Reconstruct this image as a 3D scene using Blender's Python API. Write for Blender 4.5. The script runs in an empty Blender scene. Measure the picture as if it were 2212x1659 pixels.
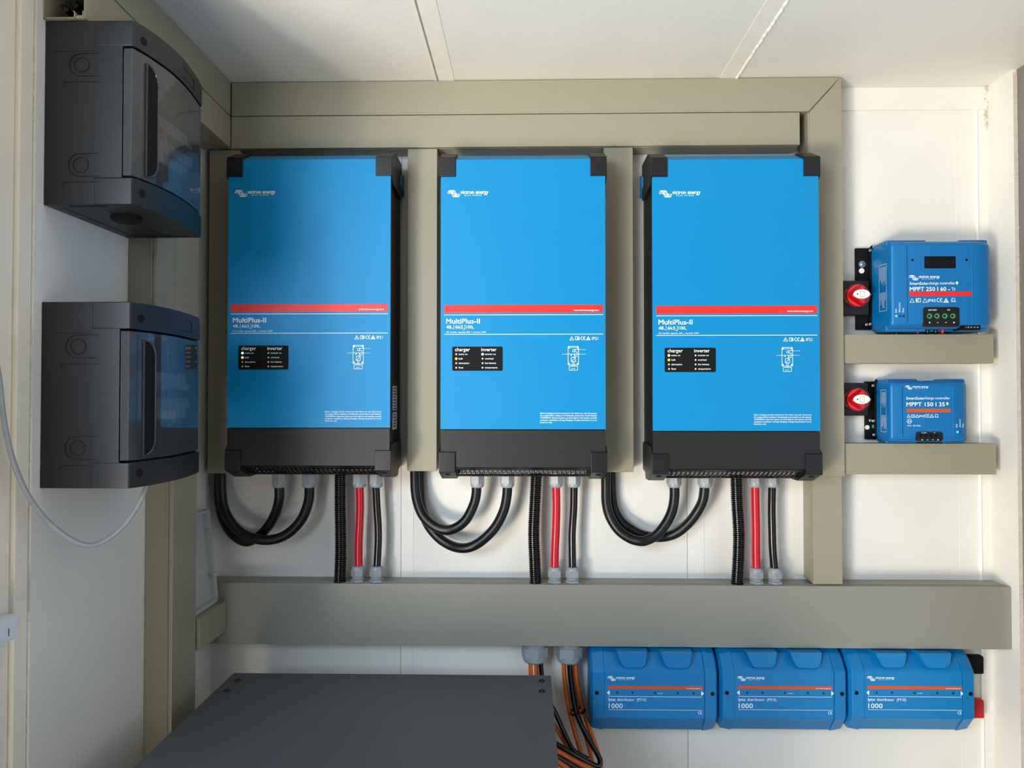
import bpy, bmesh, math, random
from mathutils import Vector, Matrix
random.seed(4)
S = bpy.context.scene
COL = S.collection
PI = math.pi

# ------------------------------------------------------------------ camera
EYE = Vector((0, 0, 1.5))
FPX = 1600.0
cam_d = bpy.data.cameras.new('camera')
cam = bpy.data.objects.new('camera', cam_d)
COL.objects.link(cam)
cam_d.sensor_width = 36.0
cam_d.lens = FPX / 2212 * 36.0
cam_d.clip_start = 0.02
cam.location = EYE
cam.rotation_euler = (math.radians(90 + 1.0), 0, math.radians(1.2))
S.camera = cam
RM = cam.rotation_euler.to_matrix()

def P(px, py, Y):
    "point on the plane y=Y seen at pixel px,py of the 2212x1659 frame"
    d = RM @ Vector(((px - 1106) / FPX, (829.5 - py) / FPX, -1))
    return EYE + d * (Y / d.y)
def PXs(px, py, X):
    "point on the plane x=X seen at the pixel"
    d = RM @ Vector(((px - 1106) / FPX, (829.5 - py) / FPX, -1))
    return EYE + d * (X / d.x)

# ------------------------------------------------------------------ light
def srgb(r, g, b):
    f = lambda c: (c / 255) / 12.92 if c / 255 <= .04045 else ((c / 255 + .055) / 1.055) ** 2.4
    return (f(r), f(g), f(b), 1)

w = bpy.data.worlds.new('world'); S.world = w
w.use_nodes = True
nt = w.node_tree; nt.nodes.clear()
wo = nt.nodes.new('ShaderNodeOutputWorld'); bg = nt.nodes.new('ShaderNodeBackground')
tc = nt.nodes.new('ShaderNodeTexCoord'); sp = nt.nodes.new('ShaderNodeSeparateXYZ')
rp = nt.nodes.new('ShaderNodeValToRGB'); mr = nt.nodes.new('ShaderNodeMapRange')
mr.inputs[1].default_value = -1; mr.inputs[2].default_value = 1
nt.links.new(tc.outputs['Generated'], sp.inputs[0]); nt.links.new(sp.outputs['Z'], mr.inputs[0])
nt.links.new(mr.outputs[0], rp.inputs[0]); nt.links.new(rp.outputs[0], bg.inputs[0]); nt.links.new(bg.outputs[0], wo.inputs[0])
e = rp.color_ramp.elements
e[0].position = .0; e[0].color = (.50, .46, .40, 1)
e[1].position = 1; e[1].color = (.50, .68, 1.0, 1)
m_ = e.new(.48); m_.color = (.52, .56, .62, 1)
m_ = e.new(.56); m_.color = (.62, .72, .86, 1)
bg.inputs[1].default_value = 0.24

def area(name, loc, target, sx, sy, energy, color):
    l = bpy.data.lights.new(name, 'AREA'); l.shape = 'RECTANGLE'; l.size = sx; l.size_y = sy
    l.energy = energy; l.color = color
    o = bpy.data.objects.new(name, l); COL.objects.link(o)
    o.location = loc
    o.rotation_euler = (Vector(target) - Vector(loc)).to_track_quat('-Z', 'Y').to_euler()
    return o
# daylight through the open doorway behind and left of the viewpoint:
# warm bounce from the sunlit ground, and cooler sky
area('doorway_ground_light', (-1.62, -0.98, 0.50), (0.2, 1.6, 2.6), 0.60, 0.60, 86, (1.0, .90, .77))
area('sunlit_ground_light', (-1.2, -0.9, 0.03), (-1.2, -0.6, 3.0), 1.5, 1.1, 74, (1.0, .91, .79))
area('doorway_sky_light', (-1.30, -1.1, 2.0), (0.45, 1.7, 0.65), 1.0, 0.9, 56, (.68, .84, 1.0))

S.view_settings.view_transform = 'Standard'
S.view_settings.look = 'None'
S.view_settings.gamma = 1
S.view_settings.use_curve_mapping = False
S.view_settings.exposure = 0.0

# ------------------------------------------------------------------ materials
def mat(name, col, rough=.5, metal=0, bump=0, bscale=200, var=0, vscale=8, emis=0, spec=.5, coat=0):
    m = bpy.data.materials.new(name); m.use_nodes = True
    n = m.node_tree.nodes; L = m.node_tree.links
    b = n['Principled BSDF']
    c = srgb(*col)
    b.inputs['Base Color'].default_value = c
    b.inputs['Roughness'].default_value = rough
    b.inputs['Metallic'].default_value = metal
    b.inputs['Specular IOR Level'].default_value = spec
    if coat:
        b.inputs['Coat Weight'].default_value = coat; b.inputs['Coat Roughness'].default_value = .08
    tcn = n.new('ShaderNodeTexCoord')
    if var:
        t = n.new('ShaderNodeTexNoise'); t.inputs['Scale'].default_value = vscale; t.inputs['Detail'].default_value = 5
        L.new(tcn.outputs['Object'], t.inputs['Vector'])
        r = n.new('ShaderNodeMapRange'); r.inputs[1].default_value = .3; r.inputs[2].default_value = .7
        r.inputs[3].default_value = 1 - var; r.inputs[4].default_value = 1 + var
        L.new(t.outputs['Fac'], r.inputs[0])
        mx = n.new('ShaderNodeMix'); mx.data_type = 'RGBA'; mx.blend_type = 'MULTIPLY'; mx.inputs[0].default_value = 1
        mx.inputs[6].default_value = c
        L.new(r.outputs[0], mx.inputs[7]); L.new(mx.outputs[2], b.inputs['Base Color'])
    if bump:
        t = n.new('ShaderNodeTexNoise'); t.inputs['Scale'].default_value = bscale; t.inputs['Detail'].default_value = 4
        L.new(tcn.outputs['Object'], t.inputs['Vector'])
        bp = n.new('ShaderNodeBump'); bp.inputs['Strength'].default_value = bump; bp.inputs['Distance'].default_value = .001
        L.new(t.outputs['Fac'], bp.inputs['Height']); L.new(bp.outputs[0], b.inputs['Normal'])
    if emis:
        b.inputs['Emission Color'].default_value = c; b.inputs['Emission Strength'].default_value = emis
    return m
M = dict(
    wall=mat('white_painted_board', (232, 228, 218), .55, bump=.35, bscale=60, var=.03, vscale=6),
    ceil=mat('white_ceiling_board', (230, 228, 220), .5, bump=.35, bscale=90, var=.03, vscale=5),
    tape=mat('painted_joint_tape', (236, 232, 222), .45, bump=.6, bscale=70, var=.03, vscale=30),
    bead=mat('white_sealant', (250, 248, 240), .35, bump=.6, bscale=120),
    gap=mat('joint_gap', (150, 144, 132), .8, var=.15, vscale=40),
    cream=mat('cream_textured_plaster', (242, 233, 214), .6, bump=1.0, bscale=45, var=.03, vscale=10),
    raw=mat('broken_board_edge', (206, 194, 180), .9, bump=.4, bscale=250, var=.08, vscale=60),
    grey=mat('grey_wall_board', (128, 122, 114), .7, bump=.3, bscale=80, var=.05),
    floor=mat('concrete_floor', (186, 176, 158), .8, bump=.5, bscale=30, var=.12, vscale=4),
    trunk=mat('grey_beige_pvc', (150, 143, 121), .42, bump=.06, bscale=700, var=.015, vscale=3),
    pale=mat('pale_blue_grey_bounce', (206, 218, 236), .6, bump=.3, bscale=60, var=.02),
    gap2=mat('filled_joint', (196, 192, 182), .7, var=.05, vscale=40),
    trunk_coollit=mat('grey_beige_pvc_cool_light', (140, 138, 126), .42, bump=.06, bscale=700, var=.015, vscale=3),  # same PVC, cooler and dimmer light of the bottom run put into its colour
    trunkin=mat('pvc_inside', (120, 117, 108), .6, var=.04),
    blue=mat('blue_powder_coat', (0, 130, 187), .42, spec=.3, bump=.10, bscale=1400, var=.01, vscale=20),
    plblue=mat('blue_plastic', (0, 110, 174), .38, bump=.12, bscale=1200, var=.01, vscale=20),
    plblue2=mat('blue_cover_plastic', (0, 119, 180), .36, bump=.2, bscale=900, var=.01, vscale=20),
    black=mat('black_casing', (14, 15, 17), .45, spec=.4, bump=.10, bscale=900),
    dark=mat('charcoal_cover', (25, 25, 26), .45, spec=.4, bump=.12, bscale=1200, var=.02, vscale=40),
    cap=mat('black_corner_plastic', (19, 19, 20), .38, spec=.4, bump=.12, bscale=1000),
    hole=mat('dark_recess', (5, 5, 7), .7, spec=.25, var=.05),
    white=mat('white_print', (240, 250, 252), .5, var=.01),
    red=mat('red_print', (232, 38, 30), .45, var=.01),
    orange=mat('orange_print', (214, 82, 22), .45, var=.01),
    ledoff=mat('led_off', (205, 205, 205), .4, var=.01),
    ledg=mat('led_green', (150, 255, 190), .4, emis=1.6),
    ledy=mat('led_yellow', (255, 214, 10), .4, emis=1.2),
    ledb=mat('led_blue', (40, 160, 255), .4, emis=1.6),
    ledd=mat('led_dark', (10, 40, 80), .2, var=.01),
    rubber=mat('black_rubber_cable', (11, 11, 12), .36, spec=.4, bump=.15, bscale=600),
    cblack=mat('black_pvc_cable', (12, 13, 13), .22, bump=.05, bscale=300),
    cred=mat('red_pvc_cable', (196, 4, 30), .3, bump=.05, bscale=300),
    corr=mat('black_corrugated_plastic', (14, 14, 15), .25, bump=.05, bscale=500),
    gland=mat('grey_nylon', (148, 153, 156), .38, bump=.08, bscale=500, var=.02, vscale=50),
    steel=mat('bright_steel', (190, 190, 188), .25, metal=1, bump=.05),
    corange=mat('orange_pvc_cable', (212, 98, 22), .36, bump=.1, bscale=300, var=.06, vscale=60),
    cgrey=mat('translucent_grey_sheath', (158, 160, 162), .3, bump=.1, bscale=200, var=.08, vscale=60),
    box=mat('black_enclosure_plastic', (22, 23, 27), .42, bump=.15, bscale=900, var=.04, vscale=20),
    boxdark=mat('engraved_line', (12, 12, 14), .7, var=.05),
    cab=mat('anthracite_powder_coat', (78, 80, 84), .42, bump=.35, bscale=1600, var=.02, vscale=60),
    sredk=mat('red_knob_plastic', (190, 6, 22), .18, bump=.03, coat=.5),
    sgreen=mat('green_ring', (30, 120, 60), .4, var=.02),
    swhite=mat('white_knob_label', (244, 240, 230), .4, var=.01),
    term=mat('green_terminal', (70, 140, 92), .4, var=.03),
    tray=mat('pale_grey_plastic', (176, 178, 174), .35, bump=.1, bscale=300, var=.02),
    device=mat('white_plastic', (226, 230, 236), .35, bump=.05),
    redcap=mat('red_busbar_cap', (190, 12, 24), .35, bump=.05),
)
def glass_mat():
    m = bpy.data.materials.new('smoked_clear_plastic'); m.use_nodes = True
    n = m.node_tree.nodes; L = m.node_tree.links
    b = n['Principled BSDF']; b.inputs['Base Color'].default_value = (.42, .45, .50, 1)
    b.inputs['Transmission Weight'].default_value = .92; b.inputs['Roughness'].default_value = .04
    b.inputs['IOR'].default_value = 1.5
    t = n.new('ShaderNodeTexNoise'); t.inputs['Scale'].default_value = 12
    tcn = n.new('ShaderNodeTexCoord'); L.new(tcn.outputs['Object'], t.inputs['Vector'])
    bp = n.new('ShaderNodeBump'); bp.inputs['Strength'].default_value = .08; bp.inputs['Distance'].default_value = .002
    L.new(t.outputs['Fac'], bp.inputs['Height']); L.new(bp.outputs[0], b.inputs['Normal'])
    return m
M['smoke'] = glass_mat()

# ------------------------------------------------------------------ mesh builder
class MB:
    def __init__(s): s.bm = bmesh.new()
    def _bev(s, vs, bev, seg=2, edges=None):
        es = edges if edges is not None else list({e for v in vs for e in v.link_edges})
        bmesh.ops.bevel(s.bm, geom=es, offset=bev, segments=seg, profile=.5, affect='EDGES', clamp_overlap=True)
    def box(s, x0, x1, y0, y1, z0, z1, bev=0, seg=2):
        x0, x1 = min(x0, x1), max(x0, x1); y0, y1 = min(y0, y1), max(y0, y1); z0, z1 = min(z0, z1), max(z0, z1)
        v = [s.bm.verts.new(p) for p in [(x0,y0,z0),(x1,y0,z0),(x1,y1,z0),(x0,y1,z0),(x0,y0,z1),(x1,y0,z1),(x1,y1,z1),(x0,y1,z1)]]
        for f in [(0,3,2,1),(4,5,6,7),(0,1,5,4),(1,2,6,5),(2,3,7,6),(3,0,4,7)]:
            s.bm.faces.new([v[i] for i in f])
        if bev: s._bev(v, bev, seg)
        return s
    def loft(s, secs, cap=True, closed=True, bev=0, seg=2):
        "secs: list of equally long point lists"
        vs = [[s.bm.verts.new(p) for p in sec] for sec in secs]
        n = len(secs[0])
        fs = []
        for a, b in zip(vs[:-1], vs[1:]):
            for i in range(n if closed else n - 1):
                j = (i + 1) % n
                fs.append(s.bm.faces.new((a[i], a[j], b[j], b[i])))
        if cap and closed:
            fs.append(s.bm.faces.new(vs[0][::-1])); fs.append(s.bm.faces.new(vs[-1]))
        if bev:
            s._bev([v for r in vs for v in r], bev, seg)
        return s
    def prism(s, prof, axis, a0, a1, bev=0, seg=2):
        "prof: 2D points in the two other axes (x:(y,z)  y:(x,z)  z:(x,y))"
        f = {'x': lambda p, a: (a, p[0], p[1]), 'y': lambda p, a: (p[0], a, p[1]), 'z': lambda p, a: (p[0], p[1], a)}[axis]
        return s.loft([[f(p, a0) for p in prof], [f(p, a1) for p in prof]], bev=bev, seg=seg)
    def cyl(s, c, d, r, h, n=24, r2=None, bev=0):
        "cylinder from c along unit d for h"
        d = Vector(d).normalized(); c = Vector(c)
        a = d.orthogonal().normalized(); b = d.cross(a)
        r2 = r if r2 is None else r2
        R = lambda cc, rr: [cc + a * math.cos(2*PI*i/n) * rr + b * math.sin(2*PI*i/n) * rr for i in range(n)]
        if bev:
            return s.loft([R(c, r - bev), R(c + d*bev*.3, r - bev*.3), R(c + d*bev, r), R(c + d*(h-bev), r2), R(c + d*(h-bev*.3), r2 - bev*.3), R(c + d*h, r2 - bev)])
        return s.loft([R(c, r), R(c + d*h, r2)])
    def lathe(s, c, d, prof, n=24, ref=None, ph=0):
        "prof: (dist along d, radius)"
        d = Vector(d).normalized(); c = Vector(c)
        a = Vector(ref) if ref else d.orthogonal().normalized(); b = d.cross(a)
        return s.loft([[c + d*t + a*math.cos(2*PI*i/n + ph)*r + b*math.sin(2*PI*i/n + ph)*r for i in range(n)] for t, r in prof])
    def tube(s, pts, r, n=14, rad=None):
        pts = [Vector(p) for p in pts]
        T = []
        for i in range(len(pts)):
            a = pts[max(i-1, 0)]; b = pts[min(i+1, len(pts)-1)]
            T.append((b - a).normalized())
        u = T[0].orthogonal().normalized()
        secs = []
        for i, (p, t) in enumerate(zip(pts, T)):
            u = (u - t * u.dot(t)).normalized(); v = t.cross(u)
            rr = rad[i] if rad else r
            secs.append([p + u*math.cos(2*PI*k/n)*rr + v*math.sin(2*PI*k/n)*rr for k in range(n)])
        return s.loft(secs)
    def sphere(s, c, r, sx=1, sy=1, sz=1, n=16):
        g = bmesh.ops.create_uvsphere(s.bm, u_segments=n, v_segments=n//2, radius=r)
        for v in g['verts']:
            v.co = Vector((v.co.x*sx, v.co.y*sy, v.co.z*sz)) + Vector(c)
        return s
    def poly(s, pts):
        s.bm.faces.new([s.bm.verts.new(p) for p in pts]); return s
    def build(s, name, m, parent=None, smooth=True, angle=35):
        bmesh.ops.recalc_face_normals(s.bm, faces=s.bm.faces)
        me = bpy.data.meshes.new(name)
        off = Vector(parent['_w']) if parent is not None and '_w' in parent else Vector((0, 0, 0))
        if off.length: bmesh.ops.translate(s.bm, verts=s.bm.verts, vec=-off)
        if smooth:
            for f in s.bm.faces: f.smooth = True
            ang = math.radians(angle)
            for ed in s.bm.edges:
                if len(ed.link_faces) == 2 and ed.calc_face_angle(0) > ang: ed.smooth = False
        s.bm.to_mesh(me); s.bm.free()
        me.materials.append(M[m] if isinstance(m, str) else m)
        o = bpy.data.objects.new(name, me); COL.objects.link(o)
        if smooth:
            wn = o.modifiers.new('wn', 'WEIGHTED_NORMAL'); wn.keep_sharp = True; wn.weight = 100
        if parent is not None:
            o.parent = parent
            o['_w'] = tuple(off)
        else: o['_w'] = (0., 0., 0.)
        return o

def catmull(pts, n=8):
    pts = [Vector(p) for p in pts]
    P_ = [pts[0]*2 - pts[1]] + pts + [pts[-1]*2 - pts[-2]]
    out = []
    for i in range(1, len(P_) - 2):
        a, b, c, d = P_[i-1:i+3]
        for k in range(n):
            t = k / n
            out.append(.5*((2*b) + (c-a)*t + (2*a-5*b+4*c-d)*t*t + (3*b-a-3*c+d)*t**3))
    out.append(pts[-1]); return out
def resample(pts, step):
    out = [pts[0].copy()]; acc = 0
    for a, b in zip(pts[:-1], pts[1:]):
        L = (b-a).length; t = step - acc
        while t <= L:
            out.append(a + (b-a)*(t/L)); t += step
        acc = L - (t - step)
    return out

def thing(name, label, cat, loc, group=None):
    o = bpy.data.objects.new(name, None); COL.objects.link(o)
    o.location = loc; o['_w'] = tuple(loc); o['label'] = label; o['category'] = cat
    o.empty_display_size = .02
    if group: o['group'] = group
    return o
def tag(o, label, cat, group=None):
    o['label'] = label; o['category'] = cat
    if group: o['group'] = group
    return o
def struct(o): o['kind'] = 'structure'; return o

# ------------------------------------------------------------------ printing (text, strokes) on planes
_tc = {}
def text_mesh(txt, bold):
    k = (txt, bold)
    if k in _tc: return _tc[k]
    cu = bpy.data.curves.new('t', 'FONT'); cu.body = txt; cu.size = 1; cu.resolution_u = 2
    cu.offset = bold
    ob = bpy.data.objects.new('t', cu); COL.objects.link(ob)
    me = bpy.data.meshes.new_from_object(ob)
    vs = [v.co.copy() for v in me.vertices]; fs = [tuple(p.vertices) for p in me.polygons]
    bpy.data.objects.remove(ob); bpy.data.curves.remove(cu); bpy.data.meshes.remove(me)
    _tc[k] = (vs, fs); return _tc[k]
class Sheet:
    "a flat printed layer: u right, v DOWN, in metres from the origin, on the plane (o, ux, vz)"
    def __init__(s, o, ux=(1,0,0), dn=(0,0,-1), lift=.0004):
        s.mb = MB(); s.o = Vector(o); s.ux = Vector(ux).normalized(); s.dn = Vector(dn).normalized()
        s.n = s.dn.cross(s.ux)   # outward (towards -y for ux=+x dn=-z)
        if s.n.y > 0: s.n = -s.n
        s.lift = lift
    def pt(s, u, v, k=1): return s.o + s.ux*u + s.dn*v + s.n*(s.lift + s.lay)
    lay = 0.0
    def up(s): s.lay = (s.lay + 6e-6) % 1.6e-4
    def text(s, txt, u, v, h, w=None, bold=0.0, rot=0, right=False):
        "v = baseline; h = font size; w = fitted width"
        if bold > .009:
            d = h*bold*.9
            s.text(txt, u-d, v, h, w, .0, rot, right); s.text(txt, u+d, v, h, w, .0, rot, right)
            if h > .006: s.text(txt, u, v-d, h, w, .0, rot, right); s.text(txt, u, v+d, h, w, .0, rot, right)
            return s
        s.up()
        vs, fs = text_mesh(txt, bold)
        if not vs: return s
        x0 = min(p.x for p in vs); x1 = max(p.x for p in vs)
        sx = (w / (x1 - x0)) if w else h
        bv = []
        for p in vs:
            a = (p.x - x0) * sx; b = p.y * h
            if right: a = a - (x1 - x0) * sx
            if rot == 90: a, b = -b, a      # reads bottom to top
            elif rot == -90: a, b = b, -a
            bv.append(s.mb.bm.verts.new(s.pt(u + a, v - b)))
        for f in fs:
            try: s.mb.bm.faces.new([bv[i] for i in f])
            except ValueError: pass
        return s
    def rect(s, u0, v0, u1, v1):
        s.up()
        s.mb.poly([s.pt(u0, v0), s.pt(u1, v0), s.pt(u1, v1), s.pt(u0, v1)]); return s
    def stroke(s, pts, wd, closed=False):
        s.up()
        if closed: pts = list(pts) + [pts[0]]
        pts = [Vector((p[0], p[1])) for p in pts]
        L, R = [], []
        for i, p in enumerate(pts):
            if closed and i in (0, len(pts)-1):
                a, b = pts[-2], pts[1]
            else:
                a = pts[max(i-1, 0)]; b = pts[min(i+1, len(pts)-1)]
            t1 = (p - a).normalized() if (p-a).length > 1e-9 else (b-p).normalized()
            t2 = (b - p).normalized() if (b-p).length > 1e-9 else t1
            t = (t1 + t2)
            t = t.normalized() if t.length > 1e-6 else t1
            nn = Vector((-t.y, t.x)); c = max(.5, abs(nn.dot(Vector((-t1.y, t1.x)))))
            L.append(s.mb.bm.verts.new(s.pt(*(p + nn*wd/2/c)))); R.append(s.mb.bm.verts.new(s.pt(*(p - nn*wd/2/c))))
        for i in range(len(pts)-1):
            s.mb.bm.faces.new((L[i], L[i+1], R[i+1], R[i]))
        return s
    def rrect(s, u0, v0, u1, v1, r, wd):
        p = []
        for cx, cy, a0 in ((u1-r, v0+r, -90), (u1-r, v1-r, 0), (u0+r, v1-r, 90), (u0+r, v0+r, 180)):
            for k in range(4):
                a = math.radians(a0 + k*30); p.append((cx + r*math.cos(a), cy + r*math.sin(a)))
        return s.stroke(p, wd, True)
    def disc(s, u, v, r, n=16, ry=None):
        ry = ry or r
        s.mb.poly([s.pt(u + r*math.cos(2*PI*i/n), v + ry*math.sin(2*PI*i/n)) for i in range(n)]); return s
    def ring(s, u, v, r, wd, n=20): return s.stroke([(u + r*math.cos(2*PI*i/n), v + r*math.sin(2*PI*i/n)) for i in range(n)], wd, True)
    def logo(s, u, v, k):
        "the wave emblem with the company name; k = scale (1 -> 88 mm wide)"
        for i in range(4):
            pts = []
            for j in range(19):
                t = j / 18
                # rise to a crest, fall to a trough, rise again
                x = 17 * t
                if t < .2: y = 8.2 - 7.4 * math.sin(t/.2*PI/2); x = 3.6*(1-math.cos(t/.2*PI/2))
                elif t < .8:
                    q = (t-.2)/.6; y = .8 + 14.4*(.5-.5*math.cos(q*PI)); x = 3.6 + 9.8*q
                else:
                    q = (t-.8)/.2; y = 15.2 - 7.6*(1-math.cos(q*PI/2)); x = 13.4 + 3.6*math.sin(q*PI/2)
                pts.append((u + (x + 3.05*i)*k*.001, v + y*k*.001))
            s.stroke(pts, .00125*k)
        s.text('victron energy', u + .0275*k, v + .0085*k, .0118*k, .0605*k, bold=.018)
        s.text('B L U E   P O W E R', u + .0365*k, v + .0130*k, .0036*k, .037*k, bold=.02)
        return s
    def tri(s, u, v, h, wd=.0009):
        s.stroke([(u, v+h), (u+h*1.12, v+h), (u+h*.56, v)], wd, True); return s
    def build(s, m, parent, name='lettering'): return s.mb.build(name, m, parent, smooth=False)

WALLY = 1.76
LX = -0.7535      # left wall plane
RX = 1.084        # right wall plane
CZ = P(1900, 190, WALLY).z

# ------------------------------------------------------------------ room shell
def sbox(name, m, *a, bev=0): return struct(MB().box(*a, bev=bev).build(name, m))
sbox('wall_back', 'wall', LX-.1, RX+1.2, WALLY, WALLY+.1, 0, CZ+.1)
WLN = PXs(70, 900, LX).y
# ragged near edge of the white board on the left wall
mb = MB()
zs = [i*.003 for i in range(int((CZ)/.003)+1)]
edge = [WLN + random.uniform(-.0007, .0007) for z in zs]
prof = [(e_, z) for e_, z in zip(edge, zs)] + [(WALLY, zs[-1]), (WALLY, 0)]
mb.prism(prof, 'x', LX-.010, LX)
struct(mb.build('wall_left', 'wall', smooth=False))
sbox('wall_left_front', 'cream', LX-.10, LX-.0125, .78, WALLY-.002, 0, CZ+.1)
# cream moulding strips at the doorway side of the left wall
mb = MB(); y1 = PXs(61, 900, LX-.006).y; y0 = PXs(31, 900, LX-.006).y
mb.box(LX-.02, LX-.003, y0, y1, 0, CZ, bev=.003)
struct(mb.build('trim_1', 'cream'))
mb = MB(); mb.box(LX-.02, LX-.009, .785, y0-.002, 0, CZ, bev=.003)
struct(mb.build('trim_2', 'cream'))
mb = MB(); mb.box(LX-.02, LX-.0004, y1+.0016, WLN+.004, 0, CZ)
struct(mb.build('trim_3', 'raw'))

# right wall: plaster board that stops short (broken edge) and the grey board behind it
RYN = PXs(2193, 640, RX).y
mb = MB()
nz = int(CZ/.008)
prof = [(RYN, 0), (RYN, CZ), (WALLY, CZ), (WALLY, 0)]
mb.prism(prof, 'x', RX, RX+.009)
struct(mb.build('wall_right', 'wall', smooth=False))
mb = MB()
nz = int(CZ/.004)
prof = [(RYN - .002 + random.uniform(-.0007, .0007), i*.004) for i in range(nz)]
prof2 = prof + [(RYN-.0002, prof[-1][1]), (RYN-.0002, 0)]
mb.prism(prof2, 'x', RX+.0006, RX+.0088)
struct(mb.build('trim_4', 'raw', smooth=False))
sbox('wall_right_front', 'grey', RX+.0095, RX+.11, 1.25, WALLY-.002, 0, CZ+.1)
sbox('wall_right_bounce', 'pale', RX+.0095, RX+.11, -.7, 1.249, 0, CZ+.1)  # unseen stretch added and tinted to bounce cool light onto the left wall
sbox('ceiling', 'ceil', LX-.1, RX+.1, .72, WALLY+.1, CZ, CZ+.1)
sbox('floor', 'floor', -4.5, 3.2, -4.5, WALLY+.1, -.1, 0)

# ceiling joints
def xat(px, py):
    d = RM @ Vector(((px - 1106)/FPX, (829.5-py)/FPX, -1)); t = (CZ - EYE.z)/d.z
    return (EYE + d*t)
a = xat(945, 168).x
struct(MB().box(a-.002, a+.001, .73, WALLY, CZ-.0006, CZ+.002).build('trim_5', 'gap'))
struct(MB().box(a-.0085, a-.0022, .73, WALLY, CZ-.0012, CZ+.002, bev=.0006).build('trim_6', 'tape'))
struct(MB().box(a+.0015, a+.038, .73, WALLY, CZ-.0014, CZ+.002, bev=.0008).build('trim_7', 'tape'))
a = xat(1592, 168).x
struct(MB().box(a-.040, a-.004, .73, WALLY, CZ-.0014, CZ+.002, bev=.0008).build('trim_8', 'tape'))
mb = MB(); pts = []
y = .74
while y < WALLY-.03:
    pts.append((a - .001 + random.uniform(-.0008, .0008), y, CZ - .0005)); y += .02
mb.tube(catmull(pts, 4), .0028, 8, rad=[.0036 + .0012*math.sin(i*1.3)*random.random() for i in range((len(pts)-1)*4+1)])
struct(mb.build('trim_9', 'bead'))
# back wall board joints: (gap, taped strip to its right)
k = 10
for px, py, wd in ((866, 1150, .03), (1484, 1150, .04), (2119, 1150, 0)):
    x = P(px, py, WALLY).x
    if wd:
        struct(MB().box(x-.0008, x+.0006, WALLY-.0012, WALLY+.001, 0, CZ-.03).build('trim_%d' % k, 'gap2')); k += 1
        struct(MB().box(x+.0012, x+wd, WALLY-.0012, WALLY+.001, 0, CZ-.03, bev=.0005).build('trim_%d' % k, 'tape')); k += 1
    else:
        struct(MB().box(x-.005, x+.001, WALLY-.004, WALLY+.001, 0, CZ-.001, bev=.0015).build('trim_%d' % k, 'bead')); k += 1
        struct(MB().box(x-.05, x-.048, WALLY-.0006, WALLY+.001, 0, CZ-.05).build('trim_%d' % k, 'tape')); k += 1
# horizontal strip under the ceiling at the right
zz = P(1950, 239, WALLY).z
struct(MB().box(P(1700, 240, WALLY).x, RX, WALLY-.005, WALLY+.001, zz, CZ, bev=.0012).build('trim_%d' % k, 'wall')); k += 1
# crumbling filler in the upper right corner
mb = MB()
for i in range(60):
    t = random.random()**1.4
    zc = CZ - .003 - t*.10; r = random.uniform(.0008, .0032)*(1.15-t*.7)
    x_ = RX - random.uniform(0, .011)*(1-t*.6); y_ = WALLY - random.uniform(0, .005)
    mb.box(x_-r, x_+r*random.uniform(.5, 1.5), y_-r, y_+r, zc-r*random.uniform(.6, 1.6), zc+r, bev=r*.35)
struct(mb.build('trim_%d' % k, 'raw', smooth=False)); k += 1

# ------------------------------------------------------------------ trunking
def zpx(py, px, Y): return P(px, py, Y).z
def xpx(px, py, Y): return P(px, py, Y).x
def trunk_back(label, x0, x1, z0, z1, yf=1.694, lip=.0, name='cable_trunking', group=None, horizontal=True, m='trunk'):
    t = thing(name, label, 'cable trunking', ((x0+x1)/2, WALLY, z0), group)
    b = MB(); i = .0012
    b.box(x0+i, x1-i, yf+.009, WALLY-.0005, z0+i, z1-i, bev=.0008)
    b.build('base', m, t)
    l = MB(); l.box(x0, x1, yf, yf+.0085, z0, z1, bev=.0016)
    if horizontal:
        l.box(x0+.001, x1-.001, yf+.0105, yf+.0135, z0-.0003, z1+.0003, bev=.0008)
    else:
        l.box(x0-.0003, x1+.0003, yf+.0105, yf+.0135, z0+.001, z1-.001, bev=.0008)
    l.build('lid', m, t)
    return t
YF = 1.694
# top run with a mitred end meeting the right-hand upright
zt = min(zpx(172, 1200, YF), CZ-.001)
zt1 = zpx(246, 1100, YF)
xl = xpx(500, 210, YF); xr = xpx(1815, 300, YF); xri = xpx(1748, 300, YF)
t = thing('cable_trunking', 'upper of two long grey-beige trunkings, running along the ceiling above the inverters', 'cable trunking', ((xl+xr)/2, WALLY, zt1))
MB().prism([(xl-.002, zt1+.001), (xri, zt1+.001), (xr-.003, zt-.001), (xl-.002, zt-.001)], 'y', YF+.009, WALLY-.0005, bev=.0005).build('base', 'trunk', t)
l = MB().prism([(xl, zt1), (xri-.0012, zt1), (xr+.0012, zt), (xl, zt)], 'y', YF, YF+.0085, bev=.0012)
l.box(xl, xri-.003, YF-.0012, YF+.002, zt1, zt1+.0045, bev=.001)
l.build('lid', 'trunk', t)
# right upright, full-width upper piece
zb = zpx(1029, 1790, YF)
t = thing('cable_trunking', 'tall grey-beige upright trunking right of the third inverter, down to the lower shelf', 'cable trunking', ((xri+xr)/2, WALLY, zb))
MB().prism([(xri-.002, zb+.002), (xr+.001, zb+.002), (xr+.001, zt-.002), (xri-.002, zt1)], 'y', YF+.006, WALLY-.0005, bev=.0005).build('base', 'trunk', t)
l = MB().prism([(xri-.001, zb), (xr+.0035, zb), (xr+.0025, zt), (xri, zt1-.003)], 'y', YF-.003, YF+.0055, bev=.0012)
l.box(xri-.003, xri+.001, YF, YF+.004, zb, zt1-.004, bev=.001)
l.build('lid', 'trunk', t)
# lower upright piece
zbt = zpx(1262, 1100, 1.69)
trunk_back('short grey-beige upright trunking standing on the wide bottom trunking at the right', xpx(1756, 1150, YF+.004), xpx(1820, 1150, YF+.004), zbt+.001, zb+.0015, YF+.004, horizontal=False)
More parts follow.
